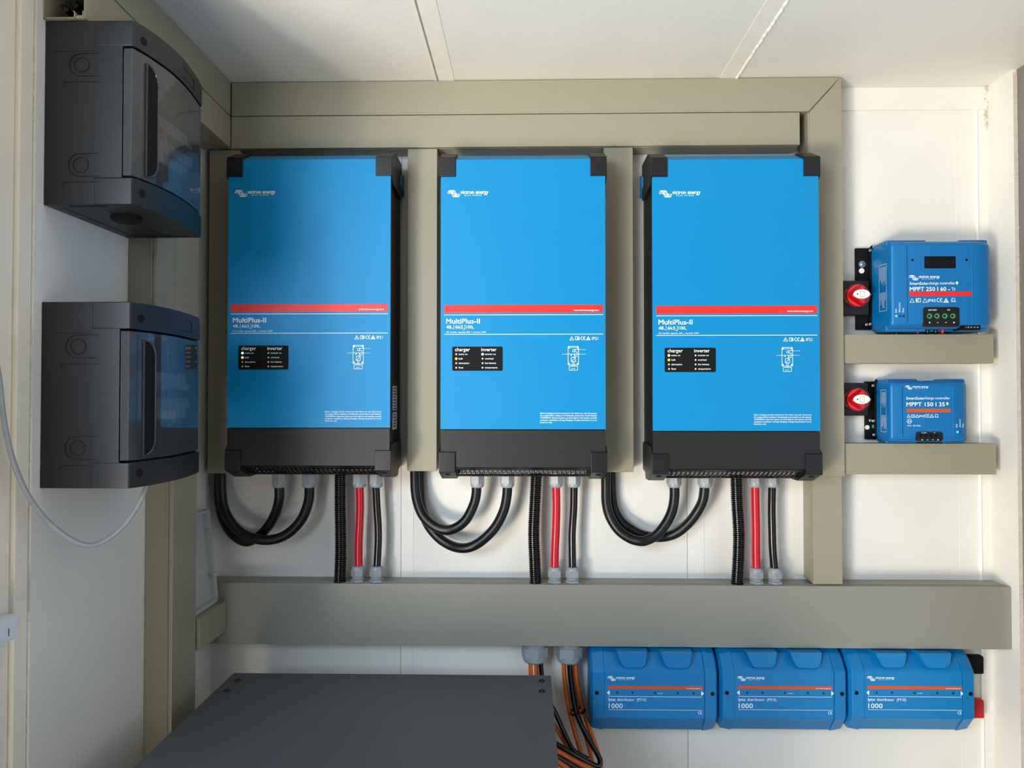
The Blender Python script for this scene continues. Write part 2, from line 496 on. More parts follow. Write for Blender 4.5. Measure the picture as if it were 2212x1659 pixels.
# second long run
z0 = zpx(317, 1100, YF-.001); z1 = zt1 - .0015
trunk_back('lower of two long grey-beige trunkings, ending black just short of the right upright', xl, xpx(1728, 280, YF-.001), z0, z1, YF-.001)
# uprights between the inverters
ZM = z0 - .0005
for (a0, a1, yb, lab) in ((450, 516, 1023, 'grey-beige upright trunking partly hidden behind the left side of the first inverter'),
                          (880, 944, 1018, 'grey-beige upright trunking between the first and second inverter'),
                          (1305, 1368, 1020, 'grey-beige upright trunking between the second and third inverter')):
    Yv = 1.700
    trunk_back(lab, xpx(a0, 670, Yv), xpx(a1, 670, Yv), zpx(yb, (a0+a1)/2, Yv), ZM, Yv, horizontal=False)
# shelf trunkings at the right
xs0 = xr + .0045
SH = []
for (y0, y1, xe, yf, lab) in ((722, 785, 2148, 1.700, 'short grey-beige trunking under the larger solar charge controller'),
                              (958, 1025, 2151, 1.700, 'short grey-beige trunking under the smaller solar charge controller')):
    a1 = min(xpx(xe, 850, yf), RX-.001)
    SH.append(trunk_back(lab, xs0, a1, zpx(y1, 1990, yf), zpx(y0, 1990, yf), yf))
# wide bottom trunking
BY = 1.690
zb0 = zpx(1396.5, 1200, BY); zb1 = zpx(1263, 1200, BY)
bx0 = xpx(455, 1330, BY); bx0 = LX + .0015
BT = trunk_back('wide grey-beige trunking running across the whole wall below the inverters', bx0, RX-.001, zb0, zb1, BY, m='trunk_coollit')
# lid joint of the wide trunking (a fine raised edge on its top)
MB().box(bx0+.01, RX-.004, BY+.016, BY+.018, zb1-.001, zb1+.0006).build('edge_bead', 'trunk_coollit', BT)

# left wall trunkings (lid faces +x)
def trunk_left(label, y0, y1, z0, z1, xf, vertical=True):
    t = thing('cable_trunking', label, 'cable trunking', (LX, (y0+y1)/2, z0))
    b = MB().box(LX+.0005, xf-.009, y0+.0012, y1-.0012, z0+.0012, z1-.0012, bev=.0008); b.build('base', 'trunk', t)
    l = MB().box(xf-.0085, xf, y0, y1, z0, z1, bev=.0016)
    if vertical: l.box(xf-.0135, xf-.0105, y0-.0003, y1+.0003, z0+.001, z1-.001, bev=.0008)
    else: l.box(xf-.0135, xf-.0105, y0+.001, y1-.001, z0-.0003, z1+.0003, bev=.0008)
    l.build('lid', 'trunk', t); return t
def yl(px, py, X): return PXs(px, py, X).y
XF = -.697
YA0 = PXs(94, 243, LX).y+.246; YB0 = yl(312, 1200, LX); YB1 = yl(426, 1000, XF)
LB_top = PXs(100, 652, LX).z
XTf = PXs(500.6, 210, 1)  # placeholder
xtf = xl - .001           # left-wall top runs share the corner x of the back runs
z_b1top = P(97, 45, yl(95, 250, LX)).z     # top of upper box
trunk_left('short grey-beige upright trunking joining the two black breaker boxes', YA0, YB0-.001, P(300, 700, 1.40).z-.05, zt1-.075, XF)
trunk_left('tall grey-beige upright trunking on the left wall behind the breaker boxes', YB0, YB1, .62, z0-.0006, XF)
# ceiling run on left wall
tl = thing('cable_trunking', 'grey-beige trunking along the ceiling of the left wall, above the open-ended one', 'cable trunking', (LX, 1.3, zt1))
YO = PXs(93, 20, LX).y
RISE = .0135
def slope(m, keep=None):
    for v in m.bm.verts:
        if keep is None or v.co.z < keep: v.co.z += RISE*(YF - v.co.y)/(YF - YO)
    return m
slope(MB().box(LX+.0005, xtf-.009, .80, YF+.0, zt1+.001, zt-.001), (zt+zt1)/2).build('base', 'trunk', tl)
slope(MB().box(xtf-.0085, xtf, .80, YF-.0015, zt1, zt, bev=.0014), (zt+zt1)/2).build('lid', 'trunk', tl)
# second run with an open near end, C profile
YO = PXs(93, 20, LX).y
to = thing('cable_trunking', 'grey-beige trunking with an open hollow end, just above the upper breaker box', 'cable trunking', (LX, 1.4, z0))
za, zc = z0, zt1-.0015
th = .0018
def chan(mirror):
    s = 1 if not mirror else -1
    zb_ = za if not mirror else zc
    q = lambda x, z: (x, zb_ + s*z)
    return [q(LX+.0005, 0), q(xtf-.017, 0), q(xtf-.0145, .003), q(xtf-.0150, .010), q(xtf-.0175, .012), q(xtf-.0185, .0105), q(xtf-.0168, .009), q(xtf-.0165, .0045), q(xtf-.0175, th), q(LX+.0005, th)]
b = MB()
for mi in (False, True): b.prism(chan(mi), 'y', YO, YF-.001)
b.box(LX+.0004, LX+.0004+th, YO, YF-.001, za, zc)
slope(b).build('base', 'trunk', to)
l = MB()
l.box(xtf-.0016, xtf, YO+.0005, YF-.0015, za, zc, bev=.0005)
for s, zb_ in ((1, za), (-1, zc)):
    q = lambda x, z: (x, zb_ + s*z)
    l.prism([q(xtf, 0), q(xtf-.0145, 0), q(xtf-.0140, .0035), q(xtf-.0105, .0045), q(xtf-.0040, .0045), q(xtf-.0035, .012), q(xtf-.0022, .012), q(xtf-.0022, .003), q(xtf-.0045, .0016), q(xtf-.0125, .0014), q(xtf, .0014)], 'y', YO+.0005, YF-.0015)
slope(l).build('lid', 'trunk', to)
for i, (xx, zz_) in enumerate(((-.725, .020), (-.712, .028), (-.735, .03), (-.720, .04))):
    pts = [(xx, YO+.012+i*.004, za+RISE+zz_), (xx+.002, YO+.12, za+RISE+zz_-.006), (xx-.003, YO+.3, za+RISE+zz_-.01)]
    tag(MB().tube(catmull(pts, 4), .0042, 10).build('power_cable', 'cblack'), 'dark cable lying inside the open-ended trunking at top left', 'cable', 'cables inside the open trunking')
# small run on the left wall joining the wide trunking
zs1 = zpx(1297, 488, BY); zs0 = zpx(1362, 488, BY)
trunk_left('short grey-beige trunking on the left wall butting into the wide bottom one', YB1+.001, BY-.0015, zs0, zs1, xpx(489, 1330, BY), vertical=False)

# ------------------------------------------------------------------ glands
def gland(parent, c, d, r, full=True, n6=6, neck=0):
    "cable gland: d points from the wall of the box out along the cable"
    m = MB(); d = Vector(d)
    t0 = 0
    if full:
        m.lathe(c, d, [(0, r*1.02), (r*.30, r*1.02), (r*.32, r*.95)], 6, ref=(1, 0, 0), ph=.3)
        prof = []
        z = r*.32
        for k_ in range(3): prof += [(z, r*.80), (z+r*.06, r*.86), (z+r*.12, r*.80)]; z += r*.14
        m.lathe(c, d, prof, 20); t0 = z
    m.lathe(c, d, [(t0-neck, r*.93), (t0-neck+.02*r, r*1.0), (t0+r*.85, r*1.0), (t0+r*.92, r*.93)], 6, ref=(1, 0, 0), ph=.3)
    m.lathe(c, d, [(t0+r*.70, r*.90), (t0+r*1.0, r*.90), (t0+r*1.2, r*.84), (t0+r*1.35, r*.72), (t0+r*1.38, r*.60)], 24)
    return m.build('cable_gland', 'gland', parent, angle=28)

# ------------------------------------------------------------------ inverters
UF = 1.600
def inverter(cx, ytop, label, leds, lean=0, ymid=0):
    "cx: pixel centre of blue panel, ytop: pixel of its upper front edge"
    W = .3570
    o = P(cx, ytop, UF); xc = o.x; zt = o.z
    k = .001 * 1.0
    V = lambda py: zt - (py - 343) * k       # vertical position from the picture's millimetres
    x0, x1 = xc - W/2, xc + W/2
    t = thing('inverter_charger', label, 'inverter', (xc, WALLY, V(1037)))
    y = UF
    # casing
    zb = V(1012)
    prof = [(y+.004, zt-.002), (y+.046, zt+.020), (y+.147, zt+.020), (y+.147, V(1030)), (y+.05, V(1030)), (y+.05, zb-.012), (y+.012, zb+.004), (y+.004, zb+.006)]
    c = MB().prism(prof, 'x', x0+.004, x1-.004, bev=.001)
    # side louvres / flat rails
    for sx in (x0+.004, x1-.004):
        s = -1 if sx < xc else 1
        c.box(sx, sx+s*.0012, y+.02, y+.13, V(420), V(900))
    c.build('casing', 'black', t)
    # wall brackets peeping out at the top
    for s in (-1, 1):
        br = MB(); sx = xc + s*(W/2-.006)
        br.prism([(y+.108, zt-.005), (y+.145, zt+.008), (y+.145, zt-.046), (y+.128, zt-.034), (y+.108, zt-.03)], 'x', sx, sx+s*.011, bev=.001)
        br.build('wall_bracket', 'plblue', t)
    for s in (-1, 1):
        sx = xc + s*(W/2-.004)
        for py in (518, 735, 902, 920):
            MB().cyl((sx, y+(.014 if py != 920 else .03), V(py)), (s, 0, 0), .0042, .0022, 14, bev=.0008).build('screw', 'cap', t)
    if lean > 0 or True:
        # rating stickers on the right side
        so = MB().box(x1-.004, x1-.0022, y+.045, y+.095, V(838), V(893)).build('rating_sticker', 'ledoff', t)
        MB().box(x1-.004, x1-.0022, y+.05, y+.098, V(897), V(936)).build('rating_sticker', 'ledoff', t)
        sh = MB()
        for q in range(14):
            zz = V(842 + q*6.6)
            sh.box(x1-.0023, x1-.0019, y+.050, y+random.uniform(.07, .09), zz, zz-.0022)
        sh.build('lettering', 'hole', so)
    # blue front panel with bent top
    zpb = V(929.5)
    f = MB().prism([(y, zpb), (y, zt-.001), (y+.0008, zt), (y+.044, zt+.0215), (y+.046, zt+.018), (y+.0055, zt-.003), (y+.0055, zpb)], 'x', x0, x1, bev=.0005, seg=1)
    fp = f.build('front_panel', 'blue', t)
    # printing
    sx = x0 + .0005
    U = lambda px: (px - 951) * k; Vv = lambda py: (py - 343) * k
    r = Sheet((sx, y, zt)); r.rect(U(958), Vv(660.5), U(1302), Vv(677.5)); r.build('red', fp, 'red_stripe')
    s = Sheet((sx, y, zt), lift=.0007)
    s.logo(U(966), Vv(410), 1.0)
    s.text('www.victronenergy.com', U(1293), Vv(674), .0058, .055, bold=.012, right=True)
    s.rect(U(958), Vv(681.4), U(1302), Vv(682.6)); s.rect(U(958), Vv(723.4), U(1302), Vv(724.6))
    s.text('MultiPlus-II', U(963), Vv(700.5), .0150, .0725, bold=.018)
    s.text('48', U(963), Vv(711.5), .0098, .0105, bold=.006); s.text('V', U(974.4), Vv(712.5), .0042, bold=.01)
    s.rect(U(979), Vv(703), U(979.7), Vv(714))
    s.text('6k5', U(982.5), Vv(711.5), .0098, .0165, bold=.006); s.text('VA', U(998.8), Vv(714.5), .0036, .0035, bold=.01)
    s.rect(U(1003), Vv(703), U(1003.7), Vv(714))
    s.text('100', U(1006), Vv(711.5), .0098, .0140, bold=.006); s.text('A', U(1020), Vv(712.5), .0042, bold=.01)
    s.text('AC transfer capacity: 50A  |  Inverter 230V', U(963), Vv(720.8), .0045, .0865, bold=.010)
    # approval marks
    s.tri(U(1230), Vv(729.5), .0075); s.rect(U(1233.7), Vv(732), U(1234.5), Vv(735))
    s.rrect(U(1242), Vv(729.8), U(1250.5), Vv(736.6), .001, .0010); s.rect(U(1245.8), Vv(730), U(1246.6), Vv(736.4)); s.rect(U(1247.5), Vv(731.5), U(1249.5), Vv(735))
    for cxm, e_ in ((1257.2, 0), (1262.8, 1)):
        s.stroke([(U(cxm) + .0034*math.cos(math.radians(a_)), Vv(733.2) + .0034*math.sin(math.radians(a_))) for a_ in range(70, 291, 20)], .0011)
        if e_: s.rect(U(1259.8), Vv(732.7), U(1263), Vv(733.7))
    s.tri(U(1266), Vv(729.5), .0072, .0012); s.tri(U(1268.3), Vv(732.3), .0032, .0008)
    s.text('IP21', U(1278), Vv(736.6), .0092, .0133, bold=.004)
    # block diagram
    s.rrect(U(1226.5), Vv(750.5), U(1249), Vv(790.5), .0012, .0010)
    for (a_, b_) in ((1226.5, 750.5), (1245.8, 750.5), (1226.5, 786), (1245.8, 786)): s.rect(U(a_), Vv(b_), U(a_+3.2), Vv(b_+4.6))
    s.rect(U(1229), Vv(753), U(1246), Vv(753.7))
    s.stroke([(U(1253), Vv(757.3)), (U(1240), Vv(757.3)), (U(1237), Vv(758)), (U(1236), Vv(760)), (U(1236.5), Vv(762.2)), (U(1245.7), Vv(762.4)), (U(1245.9), Vv(772)), (U(1239), Vv(772.5)), (U(1238), Vv(774))], .0008)
    s.rect(U(1240), Vv(757.5), U(1241.8), Vv(761.5)); s.rect(U(1232), Vv(767.5), U(1234), Vv(771)); s.rect(U(1240), Vv(767.5), U(1242), Vv(771))
    s.rect(U(1221), Vv(766.8), U(1253), Vv(767.6))
    s.rrect(U(1233.3), Vv(774.5), U(1242.5), Vv(783.5), .0006, .0009); s.stroke([(U(1234.5), Vv(782.5)), (U(1241.5), Vv(775.5))], .0009)
    s.rect(U(1236.1), Vv(784), U(1236.9), Vv(793)); s.rect(U(1239.1), Vv(784), U(1239.9), Vv(793))
    s.rrect(U(1228.8), Vv(793.3), U(1246.8), Vv(802), .0012, .0009); s.text('Battery', U(1233.5), Vv(799.5), .0027, .0085, bold=.02)
    s.text('AC-out-2', U(1254), Vv(758.3), .0024, .0105, bold=.02); s.text('AC-out-1', U(1254), Vv(768.2), .0024, .0105, bold=.02); s.text('AC-in', U(1213.5), Vv(768.2), .0024, .007, bold=.02)
    para = ['Before charging read the instructions. For indoor use only. Disconnect', 'the supply before making or breaking the connections to the battery.',
            'WARNING: Explosive gases, prevent flames and sparks, provide', 'adequate ventilation during charging. Charge lead-acid or Li-ion', 'batteries only.']
    for i, ln in enumerate(para):
        s.text(ln, U(1166), Vv(896.2 + i*4.95), .0043, (.0265 if i == 4 else .1225), bold=.014)
    s.build('white', fp)
    # indicator panel
    u0, u1, v0, v1 = U(976), U(1085), Vv(751), Vv(803)
    ip = MB().box(sx+u0, sx+u1, y-.0011, y+.001, zt-v0, zt-v1, bev=.0003)
    bm_ = ip.bm
    ip = MB()
    def rr(a, b, c_, d_, r_):
        p = []
        for cx_, cz_, a0 in ((b-r_, c_-r_, 0), (a+r_, c_-r_, 90), (a+r_, d_+r_, 180), (b-r_, d_+r_, 270)):
            for q in range(5):
                an = math.radians(a0 + q*22.5); p.append((cx_+r_*math.cos(an), cz_+r_*math.sin(an)))
        return p
    bm_.free()
    ip.prism(rr(sx+u0, sx+u1, zt-v0, zt-v1, .003), 'y', y-.0012, y+.0005)
    ipo = ip.build('indicator_panel', 'hole', t)
    rim = Sheet((sx, y, zt), lift=.0006); rim.rrect(u0-.0004, v0-.0004, u1+.0004, v1+.0004, .0034, .0008); rim.build('white', ipo, 'rim') if False else rim.mb.bm.free()
    s = Sheet((sx, y-.0012, zt), lift=.0003)
    s.text('charger', U(982), Vv(760.6), .0108, .0325, bold=.006); s.text('inverter', U(1039), Vv(760.6), .0108, .033, bold=.006)
    for i, (a_, b_, wa, wb) in enumerate((('mains on', 'inverter on', .019, .023), ('bulk', 'overload', .009, .018), ('absorption', 'low battery', .023, .024), ('float', 'temperature', .010, .027))):
        s.text(a_, U(990), Vv(768.8 + i*9.7), .0052, wa, bold=.006); s.text(b_, U(1047), Vv(768.8 + i*9.7), .0052, wb, bold=.006)
    s.build('white', ipo)
    for i in range(4):
        for j, pxx in enumerate((984.7, 1041.7)):
            kk = leds.get((j, i), 'ledoff'); rr_ = .0019 if kk == 'ledoff' else .0027
            ld = MB().cyl((sx+U(pxx), y-.0012, zt-Vv(767.3 + i*9.7)), (0, -1, 0), rr_, .0007, 14).build('indicator_light', kk, ipo)
            if kk != 'ledoff': ld['label'] = 'lit green indicator light' if kk == 'ledg' else 'lit yellow indicator light'
    # lower cover
    MB().box(x0+.0008, x1-.0008, y+.0004, y+.01, V(1012), V(931), bev=.0009).build('lower_cover', 'dark', t)
    # corner caps
    for s_ in (-1, 1):
        a_, b_ = (x0-.003, x0+.0325) if s_ < 0 else (x1-.0325, x1+.003)
        side = [(y-.004, V(381)), (y-.004, V(339.5)), (y+.044, zt+.0265), (y+.125, zt+.0265), (y+.125, V(400)), (y+.012, V(395)), (y+.002, V(381))]
        # wrap: outer skin thick block, inner part shallow
        MB().prism(side, 'x', a_, b_, bev=.0016).build('corner_cap', 'cap', t)
        side = [(y-.004, V(978.5)), (y-.004, V(1022)), (y+.050, V(1041.5)), (y+.085, V(1041.5)), (y+.09, V(1026)), (y+.125, V(1024)), (y+.125, V(960)), (y+.012, V(965)), (y+.002, V(978))]
        cc = MB().prism(side, 'x', a_, b_, bev=.0016).build('corner_cap', 'cap', t)
        nrm = Vector((0, -.0195, -.054)).normalized()
        MB().cyl(Vector(((a_+b_)/2, y+.014, V(1022)-.0065)) + nrm*.0002, nrm, .0058, .0006, 16).build('screw_hole', 'hole', cc)
    # vent grille on the sloping lower front edge
    g = MB()
    pa = lambda q, lift=0: (y+.003 + .044*q + (-.002)*lift, V(1013.5) - .0225*q - .003*lift)
    xa, xb = x0+.034, x1-.034
    def bar(xA, xB, qa, qb, w2):
        A = pa(qa); B = pa(qb); a2 = pa(qa, -1); b2 = pa(qb, -1)
        g.loft([[(xA-w2, A[0], A[1]), (xA+w2, A[0], A[1]), (xA+w2, a2[0], a2[1]), (xA-w2, a2[0], a2[1])],
                [(xB-w2, B[0], B[1]), (xB+w2, B[0], B[1]), (xB+w2, b2[0], b2[1]), (xB-w2, b2[0], b2[1])]])
    for (qa, qb) in ((0, .16), (.88, 1.0)):
        A = pa(qa); B = pa(qb); a2 = pa(qa, -1); b2 = pa(qb, -1)
        g.loft([[(xa-.004, *A), (xa-.004, *B), (xa-.004, *b2), (xa-.004, *a2)], [(xb+.004, *A), (xb+.004, *B), (xb+.004, *b2), (xb+.004, *a2)]])
    nb = 29
    for i in range(nb+1):
        xx = xa + (xb-xa)*i/nb
        bar(xx, xx, .1, .95, .0011)
    A = pa(.5)
    g.build('vent_grille', 'cap', t)
    # bright board edges glimpsed behind the slots
    h = MB()
    for i in range(9):
        xx = xa + .012 + (xb-xa-.03)*(i+.7*random.random())/9
        q = random.choice((.75, .8, .3)); A = pa(q, -2.2)
        h.box(xx, xx+random.uniform(.003, .006), A[0]+.001, A[0]+.003, A[1], A[1]+.002)
    h.box(xa+.004, xb-.004, A[0]+.0034, A[0]+.0040, A[1]-.004, A[1]+.008)
    h.build('terminal_strip', 'gland', t)
    return t, V, x0

INV = []
INV.append(inverter(668.5, 343.5, 'leftmost of the three large blue inverters, half in shade, charger lights lit green and yellow', {(0,0): 'ledg', (0,1): 'ledy'}))
INV.append(inverter(1129.5, 343.5, 'middle of the three large blue inverters, green light lit in its inverter column', {(0,1): 'ledy', (1,0): 'ledg'}))
INV.append(inverter(1588.0, 343.5, 'rightmost of the three large blue inverters, beside the right upright trunking', {(0,0): 'ledg', (0,1): 'ledy'}))

# ------------------------------------------------------------------ cables below the inverters
GY = 1.705
def path(pts, ys):
    if not isinstance(ys, (list, tuple)): ys = [ys]*len(pts)
    if len(ys) == 2 and len(pts) != 2: ys = [ys[0] + (ys[1]-ys[0])*i/(len(pts)-1) for i in range(len(pts))]
    return [P(a, b, yy) for (a, b), yy in zip(pts, ys)]
cab = lambda pts, ys, r, m, n=16: MB().tube(catmull(path(pts, ys), 8), r, n).build('power_cable', m)
gl_top = [[603, 667, 777, 813], [1031, 1096, 1201, 1239], [1456, 1523, 1631, 1668]]
for (t, V, x0), gs in zip(INV, gl_top):
    for i, gx in enumerate(gs):
        yy = GY if i > 1 else GY - .012
        c = P(gx, 1033, yy); c.z = P(gx, 1054, yy).z + .0245
        gland(t, c, (0, 0, -1), .0168 if i > 1 else .0172, full=False, neck=.012)
names = ('leftmost', 'middle', 'rightmost')
LOOP = [
 ([(668,1040),(667,1080),(652,1121),(624,1151),(592,1165),(557,1165),(521,1151),(494,1121),(480,1081),(477,1015)], [1.693]*5+[1.694,1.700,1.706,1.712,1.716],
  'thick black cable looping to the second grey gland of the leftmost inverter'),
 ([(603,1040),(603,1080),(592,1116),(573,1145),(552,1163),(530,1170),(505,1156),(485,1127),(474,1081),(474,1015)], [1.693,1.700,1.712,1.722,1.727,1.730,1.733,1.737,1.741,1.744],
  'thick black cable looping to the first grey gland of the leftmost inverter'),
 ([(1029,1040),(1029,1065),(1023,1091),(1007,1122),(987,1139),(966,1145),(942,1139),(920,1122),(906,1098),(898,1065),(896,1015)], [1.693]*6+[1.698,1.705,1.710,1.715,1.718],
  'thick black cable making the shorter loop under the middle inverter'),
 ([(1096,1040),(1095,1070),(1088,1103),(1071,1137),(1047,1163),(1023,1179),(999,1184),(973,1178),(947,1161),(925,1134),(913,1103),(908,1070),(907,1015)], [1.693]*6+[1.700,1.712,1.722,1.730,1.738,1.742,1.745],
  'thick black cable making the longer loop under the middle inverter'),
 ([(1456,1040),(1457,1071),(1452,1102),(1439,1130),(1419,1155),(1399,1166),(1384,1169),(1361,1163),(1336,1145),(1318,1117),(1310,1087),(1309,1051),(1309,1015)], [1.693]*7+[1.698,1.704,1.71,1.715,1.717,1.718],
  'thick black cable looping to the first grey gland of the rightmost inverter'),
 ([(1523,1040),(1519,1077),(1508,1102),(1490,1127),(1465,1149),(1439,1159),(1411,1160),(1386,1155),(1361,1142),(1341,1125),(1328,1102),(1322,1071),(1320,1015)], [1.693,1.697,1.705,1.712,1.72]+[1.728]*4+[1.732,1.736,1.742,1.745],
  'thick black cable looping to the second grey gland of the rightmost inverter'),
]
for pts, ys, lab in LOOP:
    tag(cab(pts, ys, .0113, 'rubber', 20), lab, 'cable', 'thick black looping cables')
YC = 1.718
gl_bot = [[774, 814], [1199, 1237], [1634, 1674]]
REDS = [[(777,1045),(778,1090),(777,1130),(775,1175),(775,1235)], [(1201,1045),(1202,1095),(1201,1140),(1199,1185),(1198,1235)], [(1631,1045),(1632,1100),(1633,1150),(1633,1190),(1634,1235)]]
BLKS = [[(812,1045),(814,1090),(817,1140),(817,1175),(814,1235)], [(1240,1045),(1239,1100),(1236,1150),(1236,1185),(1237,1235)], [(1668,1045),(1667,1100),(1668,1150),(1669,1185),(1673,1235)]]
COND = [[(735,1018),(735,1090),(736,1150),(736,1200),(734,1257)], [(1159,1018),(1156,1080),(1153,1150),(1155,1210),(1157,1257)], [(1590,1018),(1592,1080),(1596,1150),(1595,1205),(1592,1257)]]
for i in range(3):
    tag(cab(REDS[i], YC-.006, .0093, 'cred'), 'red cable under the %s inverter' % names[i], 'cable', 'red battery cables')
    tag(cab(BLKS[i], YC-.006, .0088, 'cblack'), 'straight glossy black cable beside the red one under the %s inverter' % names[i], 'cable', 'straight black battery cables')
    pp = resample(catmull(path(COND[i], YC-.008), 16), .0006)
    rad = []
    for q in range(len(pp)):
        ph = (q*.0006) % .0047
        rad.append(.0136 if ph < .0024 else (.0123 if ph < .003 or ph > .0041 else .0112))
    pp[-1].z = zb1+.0004
    tag(MB().tube(pp, 1, 20, rad=rad).build('corrugated_conduit', 'corr'), 'black ribbed conduit between the %s inverter and the wide trunking' % names[i], 'conduit', 'black ribbed conduits')
    for gx in gl_bot[i]:
        c = P(gx, 1257, YC-.006); c.z = zb1+.0003
        gland(BT, c, (0, 0, 1), .0168)
# small sockets where the conduits enter
for i in range(3):
    c = P(COND[i][-1][0], 1257, YC-.008); c.z = zb1
    MB().cyl(c, (0, 0, 1), .0155, .0012, 24, bev=.0004).build('conduit_collar', 'corr', BT)

# big glands under the wide trunking
for gx in (1155, 1229):
    c = P(gx, 1397, 1.724); c.z = zb0
    m = MB()
    prof = [(0, .0255)]; z = .001
    for q in range(4): prof += [(z, .0262), (z+.0012, .0272), (z+.0024, .0262)]; z += .0026
    m.lathe(c, (0, 0, -1), prof + [(z, .0255)], 28)
    m.lathe(c, (0, 0, -1), [(z-.001, .0300), (z, .0312), (z+.022, .0312), (z+.024, .0295)], 6, ref=(1, 0, 0), ph=.25)
    m.lathe(c, (0, 0, -1), [(z+.018, .0285), (z+.025, .0285), (z+.031, .0265), (z+.035, .022), (z+.036, .018)], 28)
    m.build('cable_gland', 'gland', BT, angle=28)

# orange and black cables at the bottom
def oc(pts, ys, r, m, lab, grp):
    tag(cab(pts, ys, r, m, 12), lab, 'cable', grp)
G2 = 'cables hanging from the right big gland'
Y1 = 1.722
oc([(1217,1425),(1221,1480),(1231,1540),(1247,1600),(1262,1650),(1275,1700)], [Y1]*6, .0052, 'corange', 'orange cable on the left of the bundle from the right big grey gland', None)
oc([(1229,1425),(1234,1480),(1245,1540),(1268,1590),(1290,1628),(1297,1645),(1290,1655),(1262,1642),(1230,1624),(1195,1604),(1150,1580)], [1.712,1.712,1.708,1.70,1.69,1.685,1.68,1.675,1.675,1.68,1.69], .0060, 'cblack', 'black cable from the right big grey gland bending sharply back behind the cabinet', None)
oc([(1242,1425),(1247,1480),(1259,1530),(1275,1580),(1291,1625),(1300,1670),(1302,1700)], [1.724]*7, .0056, 'corange', 'orange cable on the right of the bundle, nearest the blue distributors', None)
oc([(1230,1425),(1238,1490),(1252,1550),(1268,1600),(1280,1650),(1284,1700)], [1.738]*6, .0050, 'corange', 'orange cable at the back of the bundle from the right big gland', None)
oc([(1146,1425),(1147,1455),(1152,1500),(1175,1560),(1205,1615),(1235,1665)], [1.716]*6, .0050, 'corange', 'leftmost orange cable under the left big grey gland', None)
oc([(1158,1425),(1159,1455),(1163,1500),(1185,1545),(1212,1590),(1240,1640)], [1.722]*6, .0050, 'corange', 'second orange cable under the left big grey gland', None)
oc([(1168,1425),(1170,1455),(1180,1500),(1202,1545),(1222,1590),(1240,1622),(1270,1640)], [1.712]*5+[1.70, 1.70], .0055, 'cblack', 'black cable from the left big gland passing the cabinet corner', None)
oc([(1150,1600),(1200,1622),(1232,1640),(1262,1655),(1300,1672)], [1.665]*5, .0068, 'corange', 'thick orange cable crossing low in front of the black one by the cabinet', None)
oc([(1150,1618),(1200,1643),(1235,1668)], [1.650]*3, .0066, 'corange', 'lowest orange cable at the cabinet corner', None)
oc([(1150,1608),(1200,1633),(1240,1656),(1270,1675)], [1.655]*4, .006, 'cblack', 'lowest black cable at the cabinet corner between two orange ones', None)
# cable tie
c = P(1248, 1538, 1.715)
mb = MB(); pts = []
for i in range(17):
    a_ = 2*PI*i/16; pts.append(c + Vector((math.cos(a_)*.0165, math.sin(a_)*.018 + .004, math.cos(a_)*.004)))
mb.tube(pts, .003, 8)
tag(mb.build('cable_tie', 'cblack'), 'black cable tie around the orange and black bundle', 'cable tie')

# ------------------------------------------------------------------ cabinet with dark top
CY1 = 1.600
ztop = P(848, 1456, CY1).z
cx0 = P(505, 1456, CY1).x; cx1 = P(1190, 1457, CY1).x
t = thing('metal_cabinet', 'dark grey metal cabinet standing under the trunking, seen from above', 'cabinet', ((cx0+cx1)/2, 1.3, 0))
MB().box(cx0+.004, cx1-.004, .95, CY1-.004, .005, ztop-.004, bev=.002).build('body', 'cab', t)
lid = MB().box(cx0, cx1, .94, CY1, ztop-.003, ztop, bev=.0012).build('top_panel', 'cab', t)
for sx, sy in ((490, 1492), (514, 1470), (1170, 1471), (1171, 1493)):
    d = RM @ Vector(((sx - 1106)/FPX, (829.5-sy)/FPX, -1)); p = EYE + d*((ztop-EYE.z)/d.z)
    m = MB().cyl((p.x, p.y, ztop), (0, 0, 1), .0072, .0006, 18); m.lathe((p.x, p.y, ztop), (0, 0, 1), [(0, .0060), (.0014, .0058), (.0028, .0045), (.0036, .0026), (.0036, .0001)], 16)
    m.build('screw', 'cap', lid)
for y_ in (.98, 1.56):
    for x_ in (cx0+.05, cx1-.05): MB().cyl((x_, y_, 0), (0, 0, 1), .02, .006, 16).build('foot', 'hole', t)

